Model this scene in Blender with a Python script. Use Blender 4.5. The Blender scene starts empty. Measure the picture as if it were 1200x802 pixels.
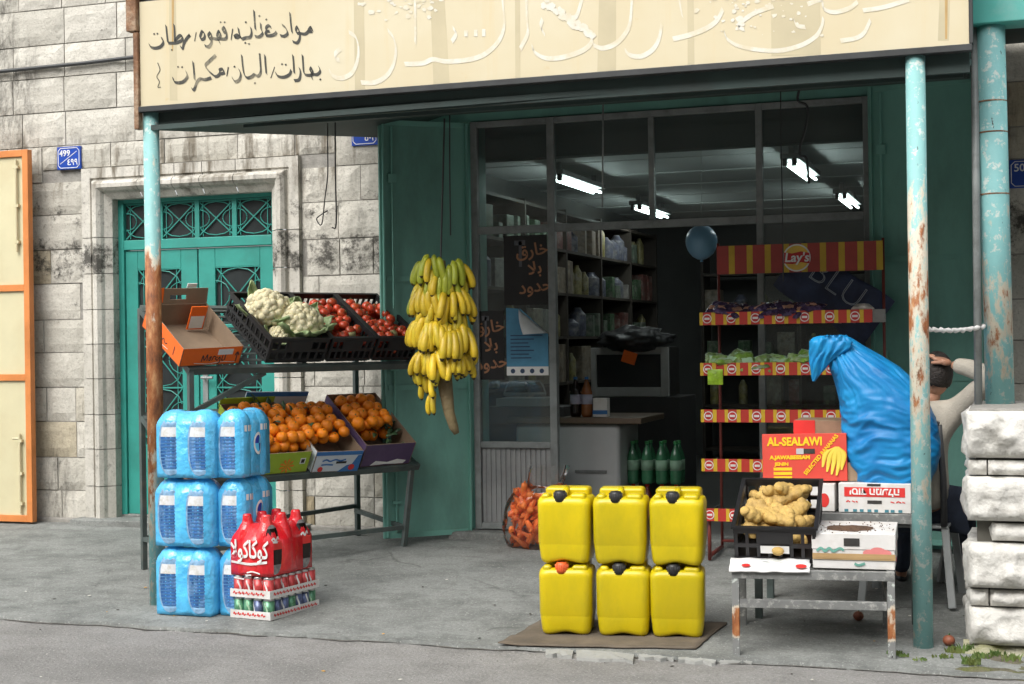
import bpy, bmesh, math, random
from mathutils import Vector, Matrix, noise
from math import sin, cos, pi, radians
random.seed(7)
SC = bpy.context.scene
COL = SC.collection
# ------------------------------------------------------------------ camera
FPX, YAW, ROLL = 1717.0, radians(19), 0.014
EYE = Vector((0, 0, 1.57))
FW = Vector((-sin(YAW), cos(YAW), 0)); R0 = Vector((cos(YAW), sin(YAW), 0)); U0 = Vector((0, 0, 1))
RC = R0*cos(ROLL) - U0*sin(ROLL); UC = U0*cos(ROLL) + R0*sin(ROLL)
cam = bpy.data.cameras.new('camera'); cam_o = bpy.data.objects.new('camera', cam); COL.objects.link(cam_o)
cam.sensor_width = 36; cam.lens = FPX/1200*36; cam.clip_end = 500; cam.clip_start = 0.05
cam_o.matrix_world = Matrix(((RC.x, UC.x, -FW.x, EYE.x), (RC.y, UC.y, -FW.y, EYE.y), (RC.z, UC.z, -FW.z, EYE.z), (0, 0, 0, 1)))
SC.camera = cam_o
# ------------------------------------------------------------------ light: overcast day
SUN_EL, SUN_ROT = radians(48), radians(200)
w = bpy.data.worlds.new('World'); SC.world = w; w.use_nodes = True
nt = w.node_tree; bg = nt.nodes['Background']
sky = nt.nodes.new('ShaderNodeTexSky'); sky.sky_type = 'NISHITA'; sky.sun_disc = False
sky.sun_elevation = SUN_EL; sky.sun_rotation = SUN_ROT; sky.dust_density = 4; sky.air_density = 1.0
hs = nt.nodes.new('ShaderNodeHueSaturation'); hs.inputs['Saturation'].default_value = 0.22
nt.links.new(sky.outputs[0], hs.inputs['Color']); nt.links.new(hs.outputs[0], bg.inputs['Color'])
bg.inputs['Strength'].default_value = 0.15
sun = bpy.data.lights.new('sun', 'SUN'); sun.energy = 1.15; sun.angle = radians(50); sun.color = (1, .96, .9)
sun_o = bpy.data.objects.new('sun', sun); COL.objects.link(sun_o)
# Nishita: rotation measured from +Y towards +X; light travels from the sun to the scene
sdir = Vector((sin(SUN_ROT)*cos(SUN_EL), cos(SUN_ROT)*cos(SUN_EL), sin(SUN_EL)))
sun_o.rotation_euler = (-sdir).to_track_quat('-Z', 'Y').to_euler()
sun_o.location = (0, -5, 20)
vs = SC.view_settings; vs.view_transform = 'Standard'; vs.look = 'None'; vs.exposure = 0.97; vs.gamma = 1
SC.cycles.use_denoising = True
SC.cycles.max_bounces = 8; SC.cycles.transparent_max_bounces = 12

# ------------------------------------------------------------------ helpers
def at(x, y, Y=None, Z=None, X=None):
    d = FW + RC*((x-600)/FPX) - UC*((y-401)/FPX)
    if Y is not None: t = (Y-EYE.y)/d.y
    elif Z is not None: t = (Z-EYE.z)/d.z
    else: t = (X-EYE.x)/d.x
    return EYE + d*t
def gz(Y):                                   # height of the sloping forecourt
    return 0.02 + 0.13*max(0, min(1, (Y-7.1)/3.05))
MW = {}
def mw(o): return MW.get(o.name, Matrix.Identity(4))
def thing(name, label, cat, loc=(0, 0, 0), rotz=0, group=None, M=None):
    o = bpy.data.objects.new(name, None); COL.objects.link(o); o.empty_display_size = .05
    m = M if M is not None else Matrix.Translation(Vector(loc)) @ Matrix.Rotation(rotz, 4, 'Z')
    o.matrix_world = m; MW[o.name] = m.copy()
    o['label'] = label; o['category'] = cat
    if group: o['group'] = group
    return o
def tag(o, label, cat, group=None):
    o['label'] = label; o['category'] = cat
    if group: o['group'] = group
    return o
def struct(o, kind='structure'): o['kind'] = kind; return o
def copy_tree(o, M=None, parent=None):
    c = o.copy(); COL.objects.link(c)
    if parent: c.parent = parent
    for ch in list(o.children):
        copy_tree(ch, None, c)
    if M is not None: c.matrix_world = M; MW[c.name] = M.copy()
    return c
def rotm(ax, ang): return Matrix.Rotation(ang, 4, ax)
def trm(x, y, z): return Matrix.Translation((x, y, z))

class MB:
    def __init__(s): s.v = []; s.f = []; s.m = []; s.at = None
    def add(s, vs, fs, m=0, M=None):
        b = len(s.v)
        s.v += [(M @ Vector(v)) if M is not None else Vector(v) for v in vs]
        s.f += [tuple(b+i for i in f) for f in fs]; s.m += [m]*len(fs)
        return s
    def box(s, x0, x1, y0, y1, z0, z1, m=0, M=None):
        vs = [(x0,y0,z0),(x1,y0,z0),(x1,y1,z0),(x0,y1,z0),(x0,y0,z1),(x1,y0,z1),(x1,y1,z1),(x0,y1,z1)]
        return s.add(vs, [(3,2,1,0),(4,5,6,7),(0,1,5,4),(1,2,6,5),(2,3,7,6),(3,0,4,7)], m, M)
    def quad(s, a, b, c, d, m=0, M=None): return s.add([a,b,c,d], [(0,1,2,3)], m, M)
    def tube(s, pts, r, n=8, m=0, M=None, cap=True):
        pts = [Vector(p) for p in pts]; vs = []; fs = []
        rr = r if isinstance(r, (list, tuple)) else [r]*len(pts)
        prev = None
        for i, p in enumerate(pts):
            t = (pts[min(i+1, len(pts)-1)] - pts[max(i-1, 0)]).normalized()
            if prev is None:
                a = Vector((0, 0, 1)) if abs(t.z) < .9 else Vector((1, 0, 0))
                u = t.cross(a).normalized()
            else:
                u = (prev - t*prev.dot(t)).normalized()
            prev = u; v = t.cross(u)
            for k in range(n):
                a = 2*pi*k/n; vs.append(p + (u*cos(a) + v*sin(a))*rr[i])
        for i in range(len(pts)-1):
            for k in range(n):
                fs.append((i*n+k, i*n+(k+1) % n, (i+1)*n+(k+1) % n, (i+1)*n+k))
        if cap:
            fs.append(tuple(reversed(range(n)))); fs.append(tuple((len(pts)-1)*n+k for k in range(n)))
        return s.add(vs, fs, m, M)
    def bar(s, a, b, wd, th, m=0, M=None, up=(0, 0, 1)):      # rectangular bar from a to b
        a = Vector(a); b = Vector(b); t = (b-a).normalized(); u = Vector(up)
        if abs(t.dot(u)) > .95: u = Vector((0, 1, 0))
        sd = t.cross(u).normalized(); u = sd.cross(t)
        vs = []
        for p in (a, b):
            for i, j in ((-1,-1),(1,-1),(1,1),(-1,1)): vs.append(p + sd*(i*wd/2) + u*(j*th/2))
        return s.add(vs, [(3,2,1,0),(4,5,6,7),(0,1,5,4),(1,2,6,5),(2,3,7,6),(3,0,4,7)], m, M)
    def lathe(s, prof, n=20, m=0, M=None, a0=0, a1=2*pi, sx=1, sy=1):
        vs = []; fs = []; full = abs(a1-a0-2*pi) < 1e-6; c = n if full else n+1
        for r, z in prof:
            for k in range(c):
                a = a0+(a1-a0)*k/n; vs.append((r*cos(a)*sx, r*sin(a)*sy, z))
        for i in range(len(prof)-1):
            for k in range(n):
                k2 = (k+1) % n if full else k+1
                fs.append((i*c+k, i*c+k2, (i+1)*c+k2, (i+1)*c+k))
        if full:
            if prof[0][0] > 1e-4: fs.append(tuple(reversed(range(c))))
            if prof[-1][0] > 1e-4: fs.append(tuple((len(prof)-1)*c+k for k in range(c)))
        return s.add(vs, fs, m, M)
    def grid(s, nu, nv, fn, m=0, mf=None, close=False):
        vs = [fn(u/nu, v/nv) for v in range(nv+1) for u in range(nu+1)]
        b = len(s.v); s.v += [Vector(p) for p in vs]
        for v in range(nv):
            for u in range(nu):
                s.f.append((b+v*(nu+1)+u, b+v*(nu+1)+u+1, b+(v+1)*(nu+1)+u+1, b+(v+1)*(nu+1)+u))
                s.m.append(mf((u+.5)/nu, (v+.5)/nv) if mf else m)
        return s
    def prism(s, poly, y0, y1, m=0, M=None):                    # polygon in xz, thickness along y
        n = len(poly)
        vs = [(x, y0, z) for x, z in poly] + [(x, y1, z) for x, z in poly]
        fs = [tuple(range(n)), tuple(reversed(range(n, 2*n)))] + [(i, i+n, (i+1) % n+n, (i+1) % n) for i in range(n)]
        return s.add(vs, fs, m, M)
    def ico(s, c, r, sub=2, fn=None, m=0, M=None, sc=(1, 1, 1)):
        bm = bmesh.new(); bmesh.ops.create_icosphere(bm, subdivisions=sub, radius=1)
        vs = []
        for v in bm.verts:
            p = v.co.normalized(); k = fn(p) if fn else 1
            vs.append(Vector(c) + Vector((p.x*sc[0], p.y*sc[1], p.z*sc[2]))*r*k)
        fs = [tuple(v.index for v in f.verts) for f in bm.faces]; bm.free()
        return s.add(vs, fs, m, M)
    def build(s, name, mats, parent=None, world=False, smooth=False, bev=0, seg=2, weld=False, rnd=None, recalc=True):
        me = bpy.data.meshes.new(name)
        vs = s.v
        if parent is not None and world:
            inv = MWW(parent).inverted(); vs = [inv @ v for v in vs]
        me.from_pydata([tuple(v) for v in vs], [], s.f)
        for mt in (mats if isinstance(mats, (list, tuple)) else [mats]): me.materials.append(mt)
        me.polygons.foreach_set('material_index', s.m)
        if rnd is not None:
            a = me.attributes.new('rnd', 'FLOAT', 'FACE'); a.data.foreach_set('value', rnd)
        bm = bmesh.new(); bm.from_mesh(me)
        if weld: bmesh.ops.remove_doubles(bm, verts=bm.verts, dist=1e-5)
        if recalc: bmesh.ops.recalc_face_normals(bm, faces=bm.faces)
        bm.to_mesh(me); bm.free()
        me.polygons.foreach_set('use_smooth', [smooth]*len(me.polygons))
        o = bpy.data.objects.new(name, me); COL.objects.link(o)
        if parent is not None: o.parent = parent
        if bev:
            md = o.modifiers.new('bevel', 'BEVEL'); md.width = bev; md.segments = seg; md.limit_method = 'ANGLE'; md.angle_limit = radians(40)
            me.polygons.foreach_set('use_smooth', [True]*len(me.polygons)); md.harden_normals = True
        return o
def MWW(o):
    m = mw(o)
    return m

# ------------------------------------------------------------------ materials
def srgb(r, g, b):
    f = lambda c: (c/255/12.92) if c/255 < .04045 else ((c/255+.055)/1.055)**2.4
    return (f(r), f(g), f(b))
MATS = {}
def mat(name, col, rough=.6, var=.15, scale=5, bump=0, bscale=40, metal=0, spec=.5, dirt=None, dirt_amt=.4, dscale=3, stretch=(1,1,1), objvar=0, sss=0, trans=0, alpha=1, dthr=.55, coat=0):
    if name in MATS: return MATS[name]
    m = bpy.data.materials.new(name); m.use_nodes = True; MATS[name] = m
    N = m.node_tree.nodes; L = m.node_tree.links; P = N['Principled BSDF']
    P.inputs['Roughness'].default_value = rough; P.inputs['Metallic'].default_value = metal
    P.inputs['Specular IOR Level'].default_value = spec
    if coat: P.inputs['Coat Weight'].default_value = coat
    if trans: P.inputs['Transmission Weight'].default_value = trans
    if alpha < 1: P.inputs['Alpha'].default_value = alpha
    if sss:
        P.inputs['Subsurface Weight'].default_value = sss; P.inputs['Subsurface Radius'].default_value = (.01, .006, .004)
    tc = N.new('ShaderNodeTexCoord'); mp = N.new('ShaderNodeMapping'); mp.inputs['Scale'].default_value = stretch
    L.new(tc.outputs['Object'], mp.inputs['Vector'])
    oi = N.new('ShaderNodeObjectInfo')
    ad = N.new('ShaderNodeVectorMath'); ad.operation = 'ADD'
    L.new(mp.outputs[0], ad.inputs[0])
    ml = N.new('ShaderNodeMath'); ml.operation = 'MULTIPLY'; ml.inputs[1].default_value = 37.0
    L.new(oi.outputs['Random'], ml.inputs[0]); L.new(ml.outputs[0], ad.inputs[1])
    vec = ad.outputs[0]
    n1 = N.new('ShaderNodeTexNoise'); n1.inputs['Scale'].default_value = scale; n1.inputs['Detail'].default_value = 5; n1.inputs['Roughness'].default_value = .6
    L.new(vec, n1.inputs['Vector'])
    rp = N.new('ShaderNodeValToRGB'); e = rp.color_ramp.elements
    e[0].position = .3; e[1].position = .7
    e[0].color = (*[c*(1-var) for c in col], 1); e[1].color = (*[min(1, c*(1+var)) for c in col], 1)
    L.new(n1.outputs[0], rp.inputs[0]); out = rp.outputs[0]
    if dirt:
        n2 = N.new('ShaderNodeTexNoise'); n2.inputs['Scale'].default_value = dscale; n2.inputs['Detail'].default_value = 7; n2.inputs['Roughness'].default_value = .7
        L.new(vec, n2.inputs['Vector'])
        r2 = N.new('ShaderNodeValToRGB'); r2.color_ramp.elements[0].position = dthr-.08; r2.color_ramp.elements[1].position = dthr+.12
        r2.color_ramp.elements[1].color = (dirt_amt,)*3+(1,)
        L.new(n2.outputs[0], r2.inputs[0])
        mx = N.new('ShaderNodeMix'); mx.data_type = 'RGBA'; mx.inputs['B'].default_value = (*dirt, 1)
        L.new(r2.outputs[0], mx.inputs['Factor']); L.new(out, mx.inputs['A']); out = mx.outputs['Result']
    if objvar:
        h = N.new('ShaderNodeHueSaturation')
        mr = N.new('ShaderNodeMapRange'); mr.inputs[3].default_value = 1-objvar; mr.inputs[4].default_value = 1+objvar
        L.new(oi.outputs['Random'], mr.inputs[0]); L.new(mr.outputs[0], h.inputs['Value']); L.new(out, h.inputs['Color']); out = h.outputs[0]
    L.new(out, P.inputs['Base Color'])
    rr = N.new('ShaderNodeMapRange'); rr.inputs[3].default_value = max(0.02, rough-.08); rr.inputs[4].default_value = min(1, rough+.1)
    L.new(n1.outputs[0], rr.inputs[0]); L.new(rr.outputs[0], P.inputs['Roughness'])
    if bump:
        n3 = N.new('ShaderNodeTexNoise'); n3.inputs['Scale'].default_value = bscale; n3.inputs['Detail'].default_value = 4
        L.new(vec, n3.inputs['Vector'])
        b = N.new('ShaderNodeBump'); b.inputs['Strength'].default_value = bump; b.inputs['Distance'].default_value = .02
        L.new(n3.outputs[0], b.inputs['Height']); L.new(b.outputs[0], P.inputs['Normal'])
    return m
def emit(name, col, s):
    m = bpy.data.materials.new(name); m.use_nodes = True
    P = m.node_tree.nodes['Principled BSDF']
    P.inputs['Base Color'].default_value = (.8, .8, .8, 1)
    P.inputs['Emission Color'].default_value = (*col, 1); P.inputs['Emission Strength'].default_value = s
    return m
def glass_mat(name, tint=(.8, .86, .85), refl=1.0, dirt=.06):
    m = bpy.data.materials.new(name); m.use_nodes = True; N = m.node_tree.nodes; L = m.node_tree.links
    N.remove(N['Principled BSDF']); o = N['Material Output']
    t = N.new('ShaderNodeBsdfTransparent'); t.inputs[0].default_value = (*tint, 1)
    g = N.new('ShaderNodeBsdfGlossy'); g.inputs['Roughness'].default_value = .03; g.inputs[0].default_value = (refl, refl, refl, 1)
    d = N.new('ShaderNodeBsdfDiffuse'); d.inputs[0].default_value = (.5, .5, .48, 1)
    fr = N.new('ShaderNodeFresnel'); fr.inputs[0].default_value = 1.45
    mx = N.new('ShaderNodeMixShader'); L.new(fr.outputs[0], mx.inputs[0]); L.new(t.outputs[0], mx.inputs[1]); L.new(g.outputs[0], mx.inputs[2])
    tc = N.new('ShaderNodeTexCoord'); n = N.new('ShaderNodeTexNoise'); n.inputs['Scale'].default_value = 3; n.inputs['Detail'].default_value = 6
    L.new(tc.outputs['Object'], n.inputs['Vector'])
    ml = N.new('ShaderNodeMath'); ml.operation = 'MULTIPLY'; ml.inputs[1].default_value = dirt*2
    L.new(n.outputs[0], ml.inputs[0])
    m2 = N.new('ShaderNodeMixShader'); L.new(ml.outputs[0], m2.inputs[0]); L.new(mx.outputs[0], m2.inputs[1]); L.new(d.outputs[0], m2.inputs[2])
    L.new(m2.outputs[0], o.inputs[0])
    return m

TEAL = mat('teal_paint', (.03, .27, .225), .45, .1, 4, .06, 30, dirt=(.03, .12, .1), dirt_amt=.35, dscale=2.5)
TEALD = mat('shutter_green_paint', (.15, .36, .30), .5, .12, 2.5, .05, 20, dirt=(.09, .2, .165), dirt_amt=.7, dscale=1.5, stretch=(1, 1, .4))
STEEL = mat('grey_green_steel_paint', (.065, .085, .08), .45, .3, 8, .1, 50, dirt=(.16, .12, .08), dirt_amt=.4, dscale=14, dthr=.62)
ALU = mat('grey_frame_paint', (.23, .25, .245), .4, .15, 5, dirt=(.08, .08, .08), dirt_amt=.5, dscale=6)
DARKM = mat('dark_metal', (.03, .033, .034), .5, .3, 8)
BLACKP = mat('black_crate_plastic', (.012, .012, .013), .42, .3, 10, objvar=.2)
WHITEC = mat('white_carton', (.66, .65, .63), .7, .07, 8, .05, 60, dirt=(.4, .33, .24), dirt_amt=.35, dscale=5)
KRAFT = mat('brown_cardboard', (.27, .19, .12), .8, .15, 12, .08, 60)
WHITEP = mat('white_ink', (.74, .74, .72), .6, .08, 10)
REDP = mat('red_ink', (.62, .03, .025), .55, .1, 10)
YELP = mat('yellow_ink', (.83, .5, .01), .5, .08, 10)
BLACKI = mat('black_ink', (.03, .028, .025), .7, .3, 20)
DARKI = mat('dark_print', (.05, .03, .03), .7, .3, 20)
GREEN = mat('green_leaf', (.06, .14, .03), .55, .4, 20, .1, 60)
CONC = None

# ================================================================== SETTING
def shader(name):
    m = bpy.data.materials.new(name); m.use_nodes = True
    return m, m.node_tree.nodes, m.node_tree.links, m.node_tree.nodes['Principled BSDF']
def noise_n(N, L, vec, scale, detail=6, rough=.6):
    n = N.new('ShaderNodeTexNoise'); n.inputs['Scale'].default_value = scale; n.inputs['Detail'].default_value = detail; n.inputs['Roughness'].default_value = rough
    if vec is not None: L.new(vec, n.inputs['Vector'])
    return n.outputs[0]
def ramp(N, L, src, stops):
    r = N.new('ShaderNodeValToRGB'); e = r.color_ramp.elements
    while len(e) < len(stops): e.new(.5)
    for i, (p, c) in enumerate(stops):
        e[i].position = p; e[i].color = (*c, 1) if isinstance(c, tuple) else (c, c, c, 1)
    L.new(src, r.inputs[0]); return r.outputs[0]
def mixc(N, L, fac, a, b, mode='MIX'):
    x = N.new('ShaderNodeMix'); x.data_type = 'RGBA'; x.blend_type = mode
    for k, v in (('Factor', fac), ('A', a), ('B', b)):
        if isinstance(v, tuple): x.inputs[k].default_value = (*v, 1)
        elif isinstance(v, (int, float)): x.inputs[k].default_value = v
        else: L.new(v, x.inputs[k])
    return x.outputs['Result']
def ground_mat(name, base, blotch, speck, crack=0, bump=.4):
    m, N, L, P = shader(name); tc = N.new('ShaderNodeTexCoord'); v = tc.outputs['Object']
    c = ramp(N, L, noise_n(N, L, v, .9, 8, .65), [(.32, tuple(x*.72 for x in base)), (.5, base), (.72, tuple(min(1, x*1.18) for x in base))])
    c = mixc(N, L, ramp(N, L, noise_n(N, L, v, 3.2, 9, .75), [(.46, 0.0), (.66, .8)]), c, blotch)
    mpx = N.new('ShaderNodeMapping'); mpx.inputs['Scale'].default_value = (.8, 3.2, 1); mpx.inputs['Rotation'].default_value = (0, 0, .12); L.new(v, mpx.inputs['Vector'])
    c = mixc(N, L, ramp(N, L, noise_n(N, L, mpx.outputs[0], 2.2, 8, .72), [(.52, 0.0), (.7, .6)]), c, blotch)
    c = mixc(N, L, ramp(N, L, noise_n(N, L, v, 48, 4, .7), [(.34, .6), (.52, 0.0)]), c, tuple(x*.55 for x in base))
    c = mixc(N, L, ramp(N, L, noise_n(N, L, v, 75, 3, .6), [(.6, 0.0), (.68, .7)]), c, speck)
    if crack:
        nv = N.new('ShaderNodeTexNoise'); nv.inputs['Scale'].default_value = 2.5; nv.inputs['Detail'].default_value = 6; L.new(v, nv.inputs['Vector'])
        ad = N.new('ShaderNodeVectorMath'); ad.operation = 'MULTIPLY_ADD'; ad.inputs[1].default_value = (.5, .5, .5); L.new(nv.outputs['Color'], ad.inputs[0]); L.new(v, ad.inputs[2])
        vo = N.new('ShaderNodeTexVoronoi'); vo.feature = 'DISTANCE_TO_EDGE'; vo.inputs['Scale'].default_value = crack; L.new(ad.outputs[0], vo.inputs['Vector'])
        ck = ramp(N, L, vo.outputs['Distance'], [(.002, 1.0), (.008, 0.0)])
        gate = ramp(N, L, noise_n(N, L, v, .8, 3), [(.5, 0.0), (.6, .6)])
        mm = N.new('ShaderNodeMath'); mm.operation = 'MULTIPLY'; L.new(ck, mm.inputs[0]); L.new(gate, mm.inputs[1])
        c = mixc(N, L, mm.outputs[0], c, (.06, .06, .055))
    L.new(c, P.inputs['Base Color']); P.inputs['Roughness'].default_value = .85; P.inputs['Specular IOR Level'].default_value = .3
    b = N.new('ShaderNodeBump'); b.inputs['Strength'].default_value = bump; b.inputs['Distance'].default_value = .02
    hgt = N.new('ShaderNodeMath'); hgt.operation = 'ADD'; L.new(noise_n(N, L, v, 60, 5), hgt.inputs[0]); L.new(noise_n(N, L, v, 6, 5), hgt.inputs[1])
    L.new(hgt.outputs[0], b.inputs['Height']); L.new(b.outputs[0], P.inputs['Normal'])
    return m
ROADM = ground_mat('worn_asphalt', (.255, .25, .238), (.17, .167, .158), (.5, .48, .45), crack=0, bump=.6)
CONC = ground_mat('stained_concrete', (.228, .238, .225), (.10, .106, .10), (.42, .42, .4), crack=.55, bump=.35)

mb = MB(); mb.quad((-60, -60, 0), (60, -60, 0), (60, 60, 0), (-60, 60, 0))
struct(mb.build('road', ROADM))
def edge_y(x):
    return 7.05 + .035*noise.noise((x*1.7, 3, 0)) + .03*noise.noise((x*6, 9, 0)) + .012*noise.noise((x*19, 4, 0))
mb = MB()
xs = [-16 + .06*i for i in range(int(22/.06)+1)]
rows = [0, .05, .15, .4, 1, 2, 3.05, 3.4]
def slab_fn(u, v):
    x = -16+22*u; i = v*(len(rows))
    k = int(round(i))
    if k == 0: return (x, edge_y(x)-.012, -.01)
    y = edge_y(x) + rows[k-1]
    if k >= 6: y = 7.1 + rows[k-1]
    z = gz(y) + .006*noise.noise((x*1.3, y*1.3, 0))*(1 if k < 7 else 0)
    return (x, y, z)
mb.grid(len(xs)-1, len(rows), slab_fn)
struct(mb.build('forecourt_pavement', CONC, smooth=False))
mb = MB()
def gap_fn(u, v):
    x = -16+22*u; wdt = .012+.03*max(0, noise.noise((x*3.1, 1, 5))+.25)+.02*abs(noise.noise((x*13, 2, 1)))
    return (x, edge_y(x)+.004-wdt*(1-v), .0035+.004*abs(noise.noise((x*20, v*3, 2))))
mb.grid(520, 2, gap_fn)
struct(mb.build('ground_dirt', mat('gutter_dirt', (.085, .08, .068), .95, .35, 25, .5, 80, dirt=(.2, .19, .17), dirt_amt=.7, dscale=9), recalc=True))

# ---------------------------------------------------------------- stone building with the shop in it
def stone_mat(name, base, dirtiness=1.0, rough_bump=.7):
    m, N, L, P = shader(name); tc = N.new('ShaderNodeTexCoord'); v = tc.outputs['Object']
    at_ = N.new('ShaderNodeAttribute'); at_.attribute_name = 'rnd'
    c = ramp(N, L, at_.outputs['Fac'], [(0, (base[0]*.66, base[1]*.57, base[2]*.42)), (.05, (base[0]*.86, base[1]*.80, base[2]*.68)), (.14, (base[0]*.86, base[1]*.86, base[2]*.85)), (.6, base), (1, tuple(x*1.12 for x in base))])
    c = mixc(N, L, ramp(N, L, noise_n(N, L, v, 5, 8, .7), [(.4, .0), (.7, .35)]), c, (.22, .2, .165))
    c = mixc(N, L, ramp(N, L, noise_n(N, L, v, 55, 4, .7), [(.3, .4), (.48, 0.0)]), c, (.13, .12, .1))
    mp = N.new('ShaderNodeMapping'); mp.inputs['Scale'].default_value = (1, 1, .28); L.new(v, mp.inputs['Vector'])
    big = ramp(N, L, noise_n(N, L, mp.outputs[0], 1.6, 4, .5), [(.5, 0.0), (.62, 1.0)])
    det = ramp(N, L, noise_n(N, L, mp.outputs[0], 14, 8, .75), [(.44, 0.0), (.62, .85*dirtiness)])
    mm = N.new('ShaderNodeMath'); mm.operation = 'MULTIPLY'; L.new(big, mm.inputs[0]); L.new(det, mm.inputs[1])
    c = mixc(N, L, mm.outputs[0], c, (.035, .033, .028))
    sz_ = N.new('ShaderNodeSeparateXYZ'); L.new(v, sz_.inputs[0])
    mrz = N.new('ShaderNodeMapRange'); mrz.inputs[1].default_value = 0; mrz.inputs[2].default_value = 4; L.new(sz_.outputs[2], mrz.inputs[0])
    q = lambda z: z/4
    bands = ramp(N, L, mrz.outputs[0], [(q(1.95), 0.0), (q(2.12), .16), (q(2.32), .13), (q(2.40), 0.0), (q(2.48), .08), (q(2.66), .06), (q(2.78), .0)])
    bn_ = N.new('ShaderNodeMath'); bn_.operation = 'ADD'; L.new(bands, bn_.inputs[0]); L.new(noise_n(N, L, v, 7, 9, .78), bn_.inputs[1])
    c = mixc(N, L, ramp(N, L, bn_.outputs[0], [(.6, 0.0), (.72, .88)]), c, (.03, .028, .024))
    mpd = N.new('ShaderNodeMapping'); mpd.inputs['Scale'].default_value = (1, 1, .13); L.new(v, mpd.inputs['Vector'])
    drips = ramp(N, L, noise_n(N, L, mpd.outputs[0], 7.5, 5, .6), [(.5, 0.0), (.62, 1.0)])
    dz = ramp(N, L, mrz.outputs[0], [(q(2.62), 0.0), (q(2.85), .9), (q(3.1), .8), (q(3.32), 0.0)])
    dm = N.new('ShaderNodeMath'); dm.operation = 'MULTIPLY'; L.new(drips, dm.inputs[0]); L.new(dz, dm.inputs[1])
    c = mixc(N, L, dm.outputs[0], c, (.12, .1, .07))
    L.new(c, P.inputs['Base Color']); P.inputs['Roughness'].default_value = .9; P.inputs['Specular IOR Level'].default_value = .2
    b = N.new('ShaderNodeBump'); b.inputs['Strength'].default_value = rough_bump; b.inputs['Distance'].default_value = .03
    h = N.new('ShaderNodeMath'); h.operation = 'ADD'
    h2 = N.new('ShaderNodeMath'); h2.operation = 'MULTIPLY'; h2.inputs[1].default_value = .5
    L.new(noise_n(N, L, v, 28, 5, .7), h2.inputs[0]); L.new(noise_n(N, L, v, 9, 3), h.inputs[0]); L.new(h2.outputs[0], h.inputs[1])
    L.new(h.outputs[0], b.inputs['Height']); L.new(b.outputs[0], P.inputs['Normal'])
    return m
STONE = stone_mat('limestone_blocks', (.56, .54, .48), .85, .5)
STONES = stone_mat('dressed_limestone', (.55, .53, .475), .8, .25)
MORTAR = mat('mortar', (.27, .26, .235), .95, .2, 20, .3, 60)
WY = 10.15                                              # face of the wall
bld = thing('stone_building', 'old limestone block building with a teal double door and a dark open shop front', 'building', (-4.5, WY, .1))
DX0, DX1, DZ0, DZ1 = -6.93, -5.44, .2, 2.79             # stone doorway opening
SX0, SX1 = -4.42, -.15                                   # end of the left wall, start of the right one
def wall_blocks(x0, x1, zlo, zhi, holes, seed, fy=WY):
    rng = random.Random(seed); mb = MB(); rn = []
    z = zlo
    ci = 0
    while z < zhi-.02:
        h = [.285, .27, .295, .28][ci % 4]; ci += 1
        z1 = min(z+h, zhi); x = x0
        if ci % 2: x = x0 - rng.uniform(.05, .3)
        while x < x1-.01:
            L_ = rng.choice([.28, .34, .42, .5, .58, .66]); xe = x+L_
            if x1 - xe < .16: xe = x1
            segs = [(max(x, x0), min(xe, x1))]; zb_ = z
            for hx0, hx1, hz0, hz1 in holes:
                if z < hz1 < z1-.05 and z1 > hz0 and segs and segs[0][0] < hx1 and segs[0][1] > hx0: zb_ = hz1+.004; continue
                if z1 > hz0+.03 and z < hz1-.03:
                    ns = []
                    for a, b in segs:
                        if b <= hx0 or a >= hx1: ns.append((a, b)); continue
                        if a < hx0: ns.append((a, hx0))
                        if b > hx1: ns.append((hx1, b))
                    segs = ns
            z_keep = z; z = zb_
            for a, b in segs:
                if b-a < .05: continue
                g = .0045; r = rng.random(); dy = rng.uniform(-.004, .005)
                f0 = len(mb.f)
                # hewn face: 4 x 3 grid with pushed-out middle
                nu, nv = max(3, int((b-a)/.07)), 4
                sd = rng.random()*50
                def fn(u, v, a=a, b=b, z=z, z1=z1, dy=dy, sd=sd):
                    px_ = a+g+(b-a-2*g)*u; pz = z+g+(z1-z-2*g)*v
                    ed = min(u, 1-u)*(b-a), min(v, 1-v)*(z1-z)
                    k = min(1, min(ed)/.035)
                    return (px_, fy + dy + .012*(1-k) - k*.009*noise.noise((px_*7+sd, pz*7, 2)), pz)
                mb.grid(nu, nv, fn)
                # returns to the wall behind
                mb.quad((a+g, fy+dy+.012, z+g), (b-g, fy+dy+.012, z+g), (b-g, fy+.06, z+g), (a+g, fy+.06, z+g))
                mb.quad((a+g, fy+dy+.012, z1-g), (b-g, fy+dy+.012, z1-g), (b-g, fy+.06, z1-g), (a+g, fy+.06, z1-g))
                mb.quad((a+g, fy+dy+.012, z+g), (a+g, fy+dy+.012, z1-g), (a+g, fy+.06, z1-g), (a+g, fy+.06, z+g))
                mb.quad((b-g, fy+dy+.012, z+g), (b-g, fy+dy+.012, z1-g), (b-g, fy+.06, z1-g), (b-g, fy+.06, z+g))
                rn += [r]*(len(mb.f)-f0)
            z = z_keep
            x = xe
        z = z1
    return mb, rn
sur = .24
mb, rn = wall_blocks(-13, SX0, .12, 7, [(DX0-sur, DX1+sur, 0, DZ1+sur)], 11)
mb.build('wall', STONE, bld, world=True, rnd=rn, recalc=True)
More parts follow.
